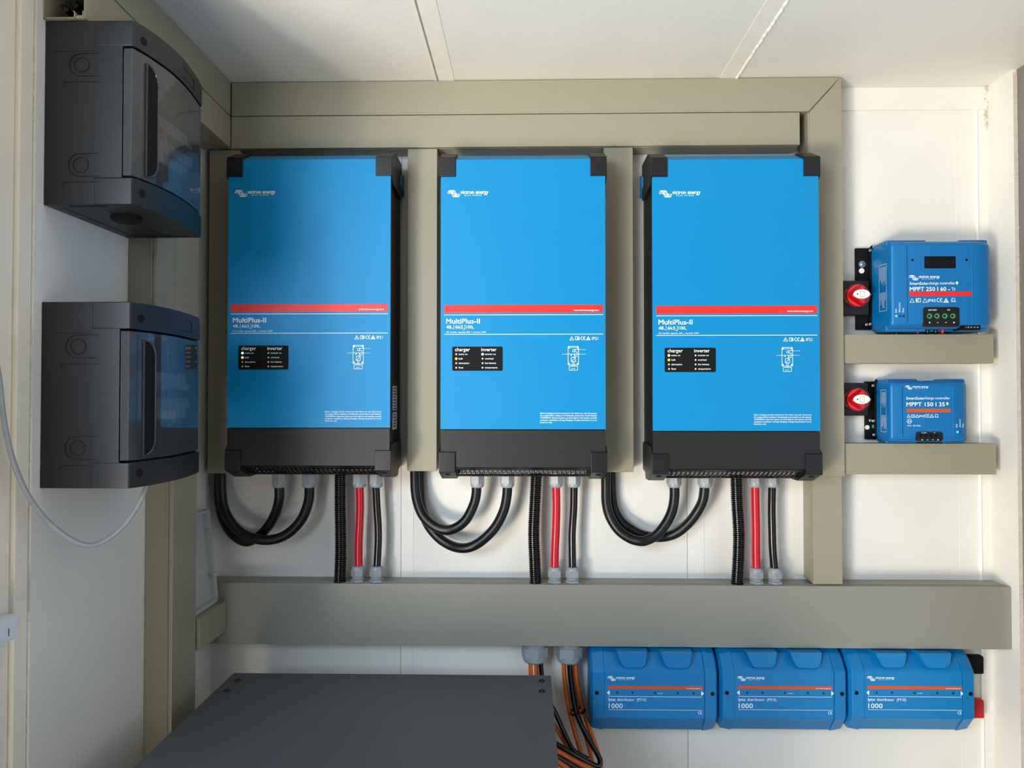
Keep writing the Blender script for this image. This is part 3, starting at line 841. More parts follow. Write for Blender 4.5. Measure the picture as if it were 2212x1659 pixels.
# ------------------------------------------------------------------ breaker boxes on the left wall
def breaker_box(label, pyt, pyb, pwt, pwb, pxl, upper):
    y0 = PXs(pxl, (pyt+pyb)/2, LX).y
    zt = P(pxl, pyt, y0).z; zb = P(pxl, pyb, y0).z
    D = .140; X0 = LX+.0005; XF_ = LX + D
    y1 = y0 + .245
    wt = P(280, pwt, y0).z; wb = P(280, pwb, y0).z
    t = thing('breaker_box', label, 'breaker box', (LX, (y0+y1)/2, zb), 'black breaker boxes on the left wall')
    bulge = .017
    def arc(off=0, ya=y0, yb=y1, n=14):
        pts = []
        for i in range(n+1):
            s_ = i/n; yy = ya + (yb-ya)*s_
            q = (yy-y0)/(y1-y0); pts.append((XF_ + off + bulge*math.sin(PI*min(1, max(0, q))**.85), yy))
        return pts
    body = MB()
    XB = X0 + .080; XG = XB - .0006
    body.prism([(X0, y0+.002), (XB, y0+.0005), (XB, y1-.0005), (X0, y1-.002)], 'z', zb, zt, bev=.0006)
    body.build('back_housing', 'box', t)
    fr = MB()
    full = [(XG, y0)] + arc() + [(XB+.0005, y1)]
    fr.prism(full, 'z', wt, zt, bev=.0022); fr.prism(full, 'z', zb, wb, bev=.0022)
    rec = [(XB+.0005, y0), (XF_-.016, y0), (XF_-.016, y0+.004), (XF_-.03, y0+.010), (XF_-.03, y1-.006), (XF_-.012, y1-.004), (XF_-.006, y1), (XB+.0005, y1)]
    fr.prism(rec, 'z', wb, wt)
    fo = fr.build('front_frame', 'box', t)
    # clear door
    outer = [(XF_-.0145, y0+.0007), (XF_-.001, y0+.0007)] + [(x_-.0012, y_+.0007) for x_, y_ in arc()[1:-1]] + [(XF_-.002, y1-.001)]
    inner = [(XF_-.0145, y0+.0032), (XF_-.0035, y0+.0032)] + [(x_-.0038, y_+.001) for x_, y_ in arc()[1:-1]] + [(XF_-.0046, y1-.003)]
    dr = MB().prism(outer + inner[::-1], 'z', wb+.0035, wt-.0035, bev=.0004, seg=1)
    do = dr.build('clear_door', 'smoke', t)
    # pull slot with rounded far side
    hz0, hz1 = wb + (wt-wb)*.045, wt - (wt-wb)*.075
    ya, yb = y0+.027, y0+.053
    def onarc(yy, off): 
        q = (yy-y0)/(y1-y0); return XF_ + off + bulge*math.sin(PI*q**.85)
    out = []
    r_ = yb-ya
    for i in range(7):
        a_ = PI/2*i/6; out.append((ya + r_*math.sin(a_), hz1 - r_*1.0 + r_*math.cos(a_)))
    for i in range(7):
        a_ = PI/2*i/6; out.append((ya + r_*math.cos(a_), hz0 + r_ - r_*math.sin(a_)))
    rim = [Vector((onarc(yy, .0004), yy, zz)) for yy, zz in out] 
    rim = rim + [rim[0]]
    MB().tube(rim, .0016, 8).build('handle_rim', 'smoke', do)
    pl = MB(); vs = [(onarc(yy, .0002), yy, zz) for yy, zz in out]; v2 = [(onarc(yy, -.0035), yy, zz) for yy, zz in out]
    pl.loft([v2, vs]); pl.build('pull_slot', 'hole', do)
    # DIN rail modules behind the door
    n = 9; span = (y1-.02) - (y0+.07)
    for i in range(n):
        ya_ = y0+.070 + span*i/n
        bk = MB(); zc_ = (wt+wb)/2
        bk.box(XF_-.028, XF_-.018, ya_+.0006, ya_+span/n-.0006, zc_-.04, zc_+.04, bev=.001)
        bk.box(XF_-.018, XF_-.010, ya_+.001, ya_+span/n-.001, zc_-.022, zc_+.022, bev=.001)
        b_ = bk.build('circuit_breaker', 'ledoff' if not (upper and i < 2) else 'tray', t)
        MB().box(XF_-.010, XF_-.004, ya_+.003, ya_+span/n-.003, zc_-.004, zc_+.010, bev=.001).build('toggle', 'sredk' if i < 3 else 'hole', b_)
    # knockouts on the near side
    for zk in (zt - (zt-zb)*.24, zb + (zt-zb)*.215):
        cx_ = X0 + .0585; rk = .0118
        m = MB()
        ring = [Vector((cx_+rk*math.cos(2*PI*i/28), y0-.0001, zk+rk*math.sin(2*PI*i/28))) for i in range(29)]
        m.tube(ring, .0005, 6)
        R2 = .0178
        u_ = [Vector((cx_+.031, y0-.0001, zk+R2))] + [Vector((cx_-.002+R2*math.cos(math.radians(a_)), y0-.0001, zk+R2*math.sin(math.radians(a_)))) for a_ in range(90, 271, 15)] + [Vector((cx_+.031, y0-.0001, zk-R2))]
        m.tube(u_, .0006, 6)
        m.tube([Vector((cx_+.031, y0, zk-R2-.009)), Vector((cx_-.026, y0, zk-R2-.009)), Vector((cx_-.027, y0, zk-R2-.017))], .0005, 6)
        m.build('knockout', 'boxdark', t)
    m = MB(); m.tube([Vector((X0+.012, y0+.0015, zt-(zt-zb)*.165)), Vector((X0+.0795, y0+.0003, zt-(zt-zb)*.165))], .0004, 6)
    m.build('seam', 'boxdark', t)
    # door screws and hinge marks
    for zc_ in (zt - .024, zb + .022):
        yy = y0+.020; x_ = onarc(yy, 0)
        nrm = Vector((1, -.30, 0)).normalized()
        MB().cyl(Vector((x_, yy, zc_)) - nrm*.004, nrm, .0063, .0048, 18).build('cover_screw', 'hole', fo)
    yy = y0+.165
    m = MB(); zc_ = zt-.02
    pts = [Vector((onarc(yy+a_, .0003), yy+a_, zc_+b_)) for a_, b_ in ((-.03, .006), (.022, .006), (.022, -.012), (-.03, -.012))]
    m.tube(pts, .0007, 6); m.build('hinge_mark', 'boxdark', fo)
    if upper:
        # underside: blanked gland and moulded slots
        gx = X0+.085; gy = y0+.085
        m = MB().lathe((gx, gy, zb), (0, 0, -1), [(0, .024), (.004, .024), (.007, .021), (.0075, .0001)], 24)
        m.build('blanking_plug', 'hole', t)
        MB().box(X0+.035, X0+.095, y0+.010, y0+.013, zb-.0006, zb+.001).build('moulded_slot', 'hole', t)
        MB().box(X0+.02, X0+.12, y1-.016, y1-.013, zb-.0006, zb+.001).build('moulded_slot', 'hole', t)
        MB().tube([Vector((X0+.020, y0+.02, zb)), Vector((X0+.02, y1-.03, zb)), Vector((X0+.10, y1-.03, zb))], .0007, 6).build('seam', 'boxdark', t)
    return t, y0, y1, zb, XF_
B1 = breaker_box('black breaker box with smoked clear door, the upper one, under the open-ended trunking', 45, 442, 99, 383, 94, True)
B2 = breaker_box('black breaker box with smoked clear door, the lower one, with a pale cable leaving it', 652, 1055, 710, 1000, 86, False)

# pale cable from the lower box
y0_, zb_ = B2[1], B2[3]
pc = [(-8, 780), (0, 835), (8, 905), (25, 985), (55, 1060), (95, 1118), (145, 1160), (190, 1178), (230, 1166), (265, 1138), (292, 1102), (308, 1072), (319, 1044)]
ycs = [1.035, 1.04, 1.045, 1.055, 1.075, 1.10, 1.12, 1.14, 1.16, 1.175, 1.19, 1.20, 1.21]
tag(MB().tube(catmull(path(pc, ycs), 8), .0039, 12).build('data_cable', 'cgrey'), 'thin pale grey cable sagging from the lower breaker box to the left edge', 'cable')

# sensor on the left
yd1 = PXs(37, 1350, LX+.008).y
zd1 = P(30, 1322, 1.075).z; zd0 = P(30, 1376, 1.075).z
t = thing('door_sensor', 'small white plastic sensor on the cream wall strip at the far left edge', 'sensor', (LX, yd1-.03, zd0))
MB().box(LX-.008, LX+.012, yd1-.062, yd1, zd0, zd1, bev=.0055, seg=4).build('housing', 'device', t)
s = Sheet((LX+.0124, yd1-.036, zd1-.010), ux=(0, 1, 0), dn=(0, 0, -1), lift=0); s.text('contact', .010, .012, .004, bold=.01, rot=90) if False else s.rect(.012, .006, .0135, .017)
s.build('boxdark', t, 'marking')

# grey plastic cover leaning on the small left trunking
xg = xpx(489, 1330, BY)
t = thing('plastic_cover', 'pale grey plastic tray lid leaning on the short left-wall trunking', 'plastic cover', (LX, 1.6, zs1))
zA = zs1+.0006; zT = P(436, 1103, 1.66).z
def lean(y_, q, off=0): return (xg-.030 - (xg-.030-LX-.012)*q + off, y_, zA + (zT-zA)*q)
ya, yb = YB1+.012, 1.682
m = MB()
def sheet_(yA, yB, q0, q1, o0, o1):
    m.loft([[lean(yA, q0, o0), lean(yB, q0, o0), lean(yB, q0, o1), lean(yA, q0, o1)], [lean(yA, q1, o0), lean(yB, q1, o0), lean(yB, q1, o1), lean(yA, q1, o1)]], bev=.001)
sheet_(ya, yb, 0, 1, 0, .003)
sheet_(yb-.012, yb, 0, 1, 0, .016); sheet_(ya, yb, 0, .04, 0, .016); sheet_(ya, yb, .97, 1, 0, .014)
for q in (.30, .78): sheet_(yb-.02, yb+.0005, q, q+.02, .010, .018)
m.build('tray', 'tray', t)

# ------------------------------------------------------------------ solar charge controllers
def roundprof(pts, r, n=5):
    out = []
    N = len(pts)
    for i in range(N):
        p = Vector(pts[i]); a = Vector(pts[i-1]); b = Vector(pts[(i+1) % N])
        rr = r[i] if isinstance(r, (list, tuple)) else r
        d1 = (a-p); d2 = (b-p); k1 = min(rr, d1.length*.45); k2 = min(rr, d2.length*.45)
        A = p + d1.normalized()*k1; B = p + d2.normalized()*k2
        for q in range(n+1):
            t_ = q/n; out.append(tuple(A*(1-t_)**2 + p*2*t_*(1-t_) + B*t_*t_))
    return out
def controller(label, pxl, pyt, pxr, pyb, depth, big):
    yb = 1.748; yf = yb - depth
    xl_ = xpx(pxl, 620, yb); xr_ = xpx(pxr, 620, yf+.03)
    cpx = (pxl+pxr)/2
    zt = zpx(pyt, cpx, yf+.02); zb = zpx(pyb, cpx, yf+.02)
    t = thing('charge_controller', label, 'solar charge controller', ((xl_+xr_)/2, WALLY, zb))
    W = xr_-xl_
    fl = xpx(1936 if big else 1932, 700, yf); fr_ = xr_ - W*.05
    xd = xl_ + W*(.40 if big else .40)
    def body(z0, z1, bev, g=0):
        prof = roundprof([(xl_+g, yb), (fl-.011, yf+.012), (fl-.0075, yf+.001), (fl+.02, yf), (xr_-.034, yf), (xr_-.006-g, yf+.010), (xr_-g, yf+.035), (xr_-g, yb)], [.004, .012, .010, .01, .012, .014, .02, .004])
        return prof
    # back heat sink (slightly smaller)
    hs = MB()
    hs.box(xl_+.006, xr_-.006, yb-.035, yb-.003, zb-.004, zt-.002, bev=.003)
    hs.build('heat_sink', 'plblue', t)
    # main housing: stack of inset sections gives soft top and bottom edges
    m = MB(); secs = []
    pr = body(0, 0, 0)
    cx_ = (xl_+xr_)/2; cy_ = yb
    def sc(k1, dy):
        return [((x_-cx_)*k1+cx_, yb-(yb-y_)*dy) for x_, y_ in pr]
    # rounded vertical ends
    for zz, k1, dy in ((zb+.0005, .965, .80), (zb+.003, .985, .90), (zb+.008, .995, .965), (zb+.016, 1, 1), (zt-.016, 1, 1), (zt-.008, .995, .965), (zt-.003, .985, .90), (zt-.0005, .965, .80)):
        secs.append([(x_, y_, zz) for x_, y_ in sc(k1, dy)])
    m.loft(secs)
    housing = m.build('housing', 'plblue', t, angle=50)
    H = zt-zb
    # connector cover seam and corner ridge
    sm = MB(); sx_ = xpx(1960.5 if big else 1948, 700, yf)
    sm.box(sx_-.0003, sx_+.0003, yf-.0004, yf+.01, zb+.014, zt-.014)
    sm.build('cover_seam', 'hole', housing)
    rd = MB(); rx = xpx(2101 if big else 2057, 700, yf)
    rd.tube([Vector((rx, yf+.0006, zb+.012)), Vector((rx, yf+.0004, zt-.014))], .0016, 8)
    rd.build('ridge', 'plblue', housing)
    # raised pads along top
    for a_, b_ in (((.02, .40)), ((.70, .97))):
        pd = MB(); pd.box(xl_+W*a_, xl_+W*b_, yf+.018, yb-.004, zt-.012, zt+.0035, bev=.004, seg=3)
        pd.build('rib_pad', 'plblue', housing)
        pd = MB(); pd.box(xl_+W*a_, xl_+W*b_, yf+.022, yb-.004, zb-.005, zb+.012, bev=.004, seg=3)
        pd.build('rib_pad', 'plblue', housing)
    # mounting bracket
    bl = xpx(1848 if big else 1866, 620, 1.752); brt = xl_+.03
    b = MB()
    bz0, bz1 = (zpx(712, 1860, 1.75), zpx(536, 1860, 1.75)) if big else (zpx(949, 1875, 1.75), zpx(824, 1875, 1.75))
    b.box(bl, brt, 1.750, 1.7575, bz0, bz1, bev=.0015)
    b.prism([(xl_-.004, bz1-.004), (xl_+.003, bz1+.006), (xl_+.003, bz0+.004), (xl_-.004, bz0+.002)], 'y', 1.741, 1.7505, bev=.001)
    bo = b.build('mounting_bracket', 'hole', t)
    holes = ((1862, 571, 7.6, 'steel'), (1877, 571, 6.5, 'cap'), (1861, 585, 5.8, 'tape')) if big else ((1873, 923, 4.8, 'tape'),)
    for hx, hy, hr, hm in holes:
        p = P(hx, hy, 1.7498)
        m = MB().cyl(p, (0, -1, 0), hr*.00108, .0012, 20)
        if hm == 'steel': m.lathe(p, (0, -1, 0), [(0, .004), (.003, .0036), (.004, .002), (.004, .0001)], 12)
        m.build('mounting_hole' if hm != 'steel' else 'screw', hm, bo)
    for hx, hy in (((1880, 541), (1872, 701), (1880, 700)) if big else ((1886, 833), (1880, 908), (1887, 909), (1888, 939))):
        p = P(hx, hy, 1.741)
        MB().cyl(p, (-.3, -1, 0), .0032, .003, 12, bev=.0008).build('screw', 'steel', bo)
    if not big:
        p = P(1886, 921, 1.740); MB().box(p.x-.002, p.x+.002, 1.738, 1.742, p.z-.004, p.z+.004, bev=.001).build('earth_mark', 'term', bo)
    # print; k = metres per picture pixel on the front plane
    k = (yf/math.cos(0))/FPX*1.0
    o = P(1960, pyt, yf)
    U = lambda px: P(px, 620, yf).x - o.x
    V_ = lambda py: (o.z - P(2020, py, yf).z)
    s = Sheet((o.x, yf, o.z), lift=.0005); r = Sheet((o.x, yf, o.z), lift=.0004)
    if big:
        s.logo(U(1964), V_(594), .0685/.088*1.0*.98)
        s.text('SmartSolar', U(1965), V_(615), .0088, .0395*1.04, bold=.016); s.text('charge controller', U(2006), V_(614.5), .0088, .0580, bold=.004)
        s.disc(U(2067), V_(611.3), .0028, ry=.0034)
        s.text('MPPT 250 I 60 -', U(1965), V_(628.5), .0128, .0880, bold=.018); s.text('Tr', U(2055.5), V_(628), .0100, .0085, bold=.016)
        r.rect(U(1964), V_(629.8), U(2099.5), V_(639.5))
        s.tri(U(1965), V_(645), .0085); s.rrect(U(1978), V_(645), U(1988), V_(652.5), .001, .0011); s.rect(U(1983), V_(645.5), U(1984), V_(652)); s.rect(U(1979), V_(646.5), U(1981.6), V_(651))
        s.tri(U(1993), V_(645), .0085); s.text('IP43', U(2004), V_(652.5), .0100, .0165, bold=.004)
        for cxm, e_ in ((2027.5, 0), (2034, 1)):
            s.stroke([(U(cxm) + .0042*math.cos(math.radians(a_)), V_(648.5) + .0042*math.sin(math.radians(a_))) for a_ in range(70, 291, 20)], .0012)
            if e_: s.rect(U(2030.8), V_(648), U(2034.5), V_(649))
        s.tri(U(2038), V_(644.5), .0090, .0012); s.tri(U(2041), V_(648), .0040, .0009)
        s.ring(U(2058.5), V_(648), .0040, .0010); s.rect(U(2053), V_(651.5), U(2065), V_(652.3)); s.text('c', U(2056.5), V_(650), .006)
        s.text('Bulk', U(1936.5), V_(675), .0056, .0085, bold=.01, rot=90); s.text('Absorption', U(1944), V_(675), .0056, .0225, bold=.01, rot=90); s.text('Float', U(1952), V_(675), .0056, .0100, bold=.01, rot=90)
        for i, hm in enumerate(('ledb', 'ledd', 'ledd')):
            MB().cyl((o.x+U(1935.5+i*8), yf+.0003, o.z-V_(682.5)), (0, -1, 0), .0028 if i == 0 else .0024, .0008, 14).build('indicator_light', hm, t)
        # label window
        wm = MB().box(o.x+U(1997), o.x+U(2065), yf-.0012, yf+.002, o.z-V_(553.5), o.z-V_(580), bev=.002)
        wo_ = wm.build('display_cover', 'hole', t)
        for hx in (2003.5, 2058.5): MB().cyl((o.x+U(hx), yf-.0012, o.z-V_(566.5)), (0, -1, 0), .0028, .0006, 14).build('screw', 'cap', wo_)
        for hx in (1971.5, 2088.5): MB().cyl((o.x+U(hx), yf+.0002, o.z-V_(561.5)), (0, -1, 0), .0028, .0006, 14).build('screw_hole', 'hole', t)
        # terminals
        tx0, tx1, ty0, ty1 = 1993.5, 2070.5, 664, 706
        tx = (2006, 2022, 2039, 2056); tyc = 683; tr = .0058
    else:
        s.logo(U(1953.5), V_(832.5), .58)
        s.text('SmartSolar', U(1955), V_(863), .0086, .0395*1.02, bold=.016); s.text('charge controller', U(1994), V_(862.5), .0086, .0570, bold=.004)
        s.text('MPPT 150 I 35', U(1955.5), V_(877.5), .0128, .0850, bold=.018); s.disc(U(2043.5), V_(872), .0025, ry=.0036)
        r.rect(U(1956), V_(883), U(2051), V_(890.5))
        s.tri(U(1956.5), V_(895.5), .0062); s.rrect(U(1965.8), V_(896), U(1973), V_(901.5), .001, .0010); s.rect(U(1969), V_(896), U(1970), V_(901))
        s.tri(U(1975), V_(895.5), .0062); s.text('IP43', U(1982.5), V_(901.5), .0078, .0118, bold=.004)
        for cxm, e_ in ((1998.5, 0), (2003.5, 1)):
            s.stroke([(U(cxm) + .0034*math.cos(math.radians(a_)), V_(898.3) + .0034*math.sin(math.radians(a_))) for a_ in range(70, 291, 20)], .0011)
            if e_: s.rect(U(2001), V_(898), U(2004), V_(898.8))
        s.tri(U(2006), V_(895), .0068, .0011); s.ring(U(2020), V_(898), .0032, .0009); s.rect(U(2015.5), V_(900.8), U(2025), V_(901.5))
        s.ring(U(1961.5), V_(910), .0050, .0009); s.text('E4', U(1958.5), V_(912.2), .0062, .006, bold=.01)
        s.text('10 R - 05 4362', U(1957), V_(921), .0046, .0290, bold=.008)
        s.text('Bulk', U(2064.5), V_(923), .0046, .0075, bold=.01, rot=90); s.text('Absorption', U(2071.5), V_(923), .0046, .0185, bold=.01, rot=90); s.text('Float', U(2078), V_(923), .0046, .0085, bold=.01, rot=90)
        for i, hm in enumerate(('ledb', 'ledd', 'ledd')):
            MB().cyl((o.x+U(2065+i*6.4), yf+.0012+i*.003, o.z-V_(933)), (0, -1, 0), .0026 if i == 0 else .0020, .002, 14).build('indicator_light', hm, t)
        tx0, tx1, ty0, ty1 = 1975, 2032, 933, 953
        tx = (1985, 1996, 2007, 2018); tyc = 941; tr = .0035
    lo = s.build('white', housing); r.build('red' if big else 'orange', housing, 'stripe')
    # the specification table on the sloping left side
    f0 = Vector((xl_, yb, 0)); f1 = Vector((fl-.011, yf+.012, 0))
    d_ = (f1-f0).normalized()
    q0, q1 = ((1.710 - yb)/(f1.y-f0.y), (1.681 - yb)/(f1.y-f0.y)) if big else ((1.722 - yb)/(f1.y-f0.y), (1.699 - yb)/(f1.y-f0.y))
    st_ = f0 + (f1-f0)*q0; st_.z = o.z - V_(566 if big else 842)
    hgt = V_(668) - V_(566) if big else V_(934) - V_(842)
    lb = Sheet(st_, ux=d_, dn=(0, 0, -1), lift=.0006)
    wl = (f1-f0).length*(q1-q0)
    lb.rrect(0, 0, wl, hgt, .001, .0007)
    for q in range(8):
        uu = wl*(.12+q*.105)
        a_ = .06; 
        lb.rect(uu, hgt*.05, uu+.0006, hgt*(.30+.18*random.random())); lb.rect(uu, hgt*.60, uu+.0006, hgt*(.75+.2*random.random()))
    lb.build('white', housing, 'specification_label')
    # terminal block
    tm = MB()
    X_ = lambda px: o.x+U(px); Z_ = lambda py: o.z-V_(py)
    ch = .006
    tm.prism(roundprof([(X_(tx0), Z_(ty1)), (X_(tx0), Z_(ty0)), (X_(tx1), Z_(ty0)), (X_(tx1), Z_(ty1))], .006), 'y', yf-.0022, yf+.02)
    tb = tm.build('terminal_block', 'cap', t)
    for i, xx in enumerate(tx):
        if big:
            MB().lathe((X_(xx), yf-.0022, Z_(tyc)), (0, -1, 0), [(0, tr), (.0008, tr), (.0009, tr*.72), (.0003, tr*.68)], 18).build('terminal_screw', 'term', tb)
            MB().cyl((X_(xx)-.001, yf-.0022, Z_(tyc)), (0, -1, 0), tr*.42, .0012, 12).build('terminal_screw', 'hole', tb)
        else:
            MB().lathe((X_(xx), yf-.0022, Z_(tyc)), (0, -1, 0), [(0, tr), (.0012, tr), (.0013, tr*.6), (.0003, tr*.5)], 16).build('terminal_screw', 'hole', tb)
    s = Sheet((o.x, yf-.0022, o.z), lift=.0004)
    if big:
        s.text('BATTERY', U(2004), V_(671.5), .0044, .0185, bold=.012); s.text('PV', U(2045), V_(671.5), .0044, .0060, bold=.012)
        for xx, c_ in zip((2006, 2023.5, 2041, 2058.5), '+--+'):
            s.rect(U(xx)-.0020, V_(697)-.0005, U(xx)+.0020, V_(697)+.0005)
            if c_ == '+': s.rect(U(xx)-.0005, V_(697)-.0020, U(xx)+.0005, V_(697)+.0020)
    else:
        s.text('BATTERY', U(1987), V_(935.8), .0026, .0105, bold=.02); s.text('PV', U(2013), V_(935.8), .0026, .0035, bold=.02)
        for xx, c_ in zip((1987.5, 1999, 2010.5, 2021.5), '+--+'):
            s.rect(U(xx)-.0015, V_(950)-.0005, U(xx)+.0015, V_(950)+.0005)
            if c_ == '+': s.rect(U(xx)-.0005, V_(950)-.0015, U(xx)+.0005, V_(950)+.0015)
    s.build('white', tb)
    return t, yf
C1, c1y = controller('larger blue solar charge controller with green terminal screws, on the upper shelf trunking', 1880, 522, 2135, 711, .085, True)
C2, c2y = controller('smaller blue solar charge controller with black terminals, above the lower shelf trunking', 1888, 822, 2082, 955, .066, False)
# rotate a touch as in the place
# signal connector under the larger controller
yq = c1y+.004
m = MB(); m.box(xpx(2075, 700, yq), xpx(2118, 700, yq), yq, yq+.03, zpx(712.5, 2095, yq), zpx(702, 2095, yq), bev=.001)
cn = m.build('signal_connector', 'hole', C1)
for px in (2086, 2091.5, 2098, 2105, 2111.5):
    p = P(px, 707, yq); MB().cyl(p, (0, -1, 0), .0018, .0008, 10).build('pin_screw', 'steel' if px < 2090 else 'gland', cn)
for xx, m_, lab, xb in ((1983, 'cred', 'stub of red cable under the larger charge controller, left of its terminals', 1988), (2003, 'cblack', 'stub of black cable under the larger charge controller, next to the left red one', 2005),
                     (2021, 'cblack', 'stub of black cable under the larger charge controller, next to the right red one', 2024), (2036, 'cred', 'stub of red cable under the larger charge controller, right of its terminals', 2041)):
    y_ = 1.712
    p0 = P(xb, 697, y_-.004); p1 = P(xx, 715, y_); p2 = P(xx-2, 726, y_+.004)
    tag(MB().tube(catmull([p0, p1, p2], 4), .0040, 10).build('power_cable', m_), lab, 'cable')
p0 = P(1936, 706, 1.72); p1 = P(1936, 725, 1.72)
tag(MB().tube([p0, p1], .005, 10).build('power_cable', 'cblack'), 'black cable stub under the left end of the larger charge controller', 'cable')
for xx, m_, lab in ((1969, 'cred', 'stub of red cable under the smaller charge controller, left one'), (1983, 'cblack', 'stub of black cable under the smaller charge controller'), (2005, 'cred', 'stub of red cable under the smaller charge controller, right one')):
    y_ = 1.722
    tag(MB().tube([P(xx+2, 948, y_-.002), P(xx, 963, y_)], .0036, 10).build('power_cable', m_), lab, 'cable')

# ------------------------------------------------------------------ battery switches
def switch(label, bx0_, bx1_, by0_, by1_, kx, ky, small=False):
    yf = 1.722; yk = 1.700
    x0 = max(xpx(bx0_, ky, yf), xr+.004); x1 = xpx(bx1_, ky, yf); z0_ = zpx(by1_, kx, yf); z1_ = zpx(by0_, kx, yf)
    t = thing('battery_switch', label, 'battery switch', ((x0+x1)/2, WALLY, z0_), 'red battery switches')
    m = MB(); m.box(x0, x1, yf, WALLY-.0105, z0_, z1_, bev=.003, seg=3); 
    bo = m.build('base', 'black', t)
    c = P(kx, ky, yf); c2 = Vector((c.x, yf, c.z))
    kR = .0300
    MB().cyl((c.x, yf, c.z), (0, -1, 0), kR+.001, .002, 40, bev=.0006).build('dial_ring', 'cap', t)
    # green arc at left
    g = Sheet((c.x, yf-.002, c.z), lift=.0004)
    g.stroke([((kR-.0012)*math.cos(math.radians(a_)), (kR-.0012)*math.sin(math.radians(a_))) for a_ in range(145, 217, 6)], .0036)
    g.build('sgreen', t, 'green_arc')
    # knob: lobed
    kn = MB(); n = 48
    def ringk(y_, r_, lobe):
        out = []
        for i in range(n):
            a_ = 2*PI*i/n
            # lobes: top, bottom-right, right tab
            d = lambda c_, w_: math.exp(-((((a_-math.radians(c_)+PI) % (2*PI))-PI)/math.radians(w_))**2)
            l_ = lobe*(1.0*d(0, 13) + .75*d(75, 20) + .75*d(-75, 20) + .5*d(180, 26) - .35*d(36, 16) - .35*d(-36, 16) - .3*d(128, 22) - .3*d(-128, 22))
            out.append((c.x - .0008 + (r_+l_)*math.cos(a_), y_, c.z + (r_+l_)*math.sin(a_)))
        return out
    R_ = .0265
    kn.loft([ringk(yf-.001, R_, .0005), ringk(yf-.008, R_, .0005), ringk(yf-.010, R_-.0015, .001), ringk(yf-.0105, R_-.006, .0055), ringk(yf-.020, R_-.0085, .0075), ringk(yf-.024, R_-.011, .0075), ringk(yf-.0255, R_-.0145, .0055)])
    ko = kn.build('knob', 'sredk', t, angle=40)
    yt = yf-.0256
    cxk = c.x - .0005
    e_ = MB(); e_.cyl((0, 0, 0), (0, -1, 0), .0185, .0008, 32)
    for v in e_.bm.verts: v.co.z *= .57; v.co += Vector((cxk, yt, c.z+.0005))
    eo = e_.build('knob_label', 'swhite', ko)
    s = Sheet((cxk, yt-.0008, c.z+.0005), lift=.0003)
    s.mb.poly([s.pt(-.0125, 0), s.pt(-.0085, -.0022), s.pt(-.0085, .0022)])
    s.stroke([(-.003, -.0055), (.0055, -.0065), (.0055, .0065), (-.003, .0065), (-.0045, .0045), (-.0028, .0035), (-.0028, -.0025), (-.0045, -.0035)], .0005, True)
    s.build('hole', eo, 'battery_symbol')
    s = Sheet((c.x, yf-.0082, c.z), lift=.0004); s.text('OFF', -.0035, .0255, .0042, .007, bold=.006); s.build('white', ko)
    return t
switch('red battery switch left of the larger charge controller, on a black square base', 1820, 1878, 606, 681, 1851, 639)
switch('red battery switch left of the smaller charge controller, on a black square base', 1823, 1876, 827, 898, 1851, 863)

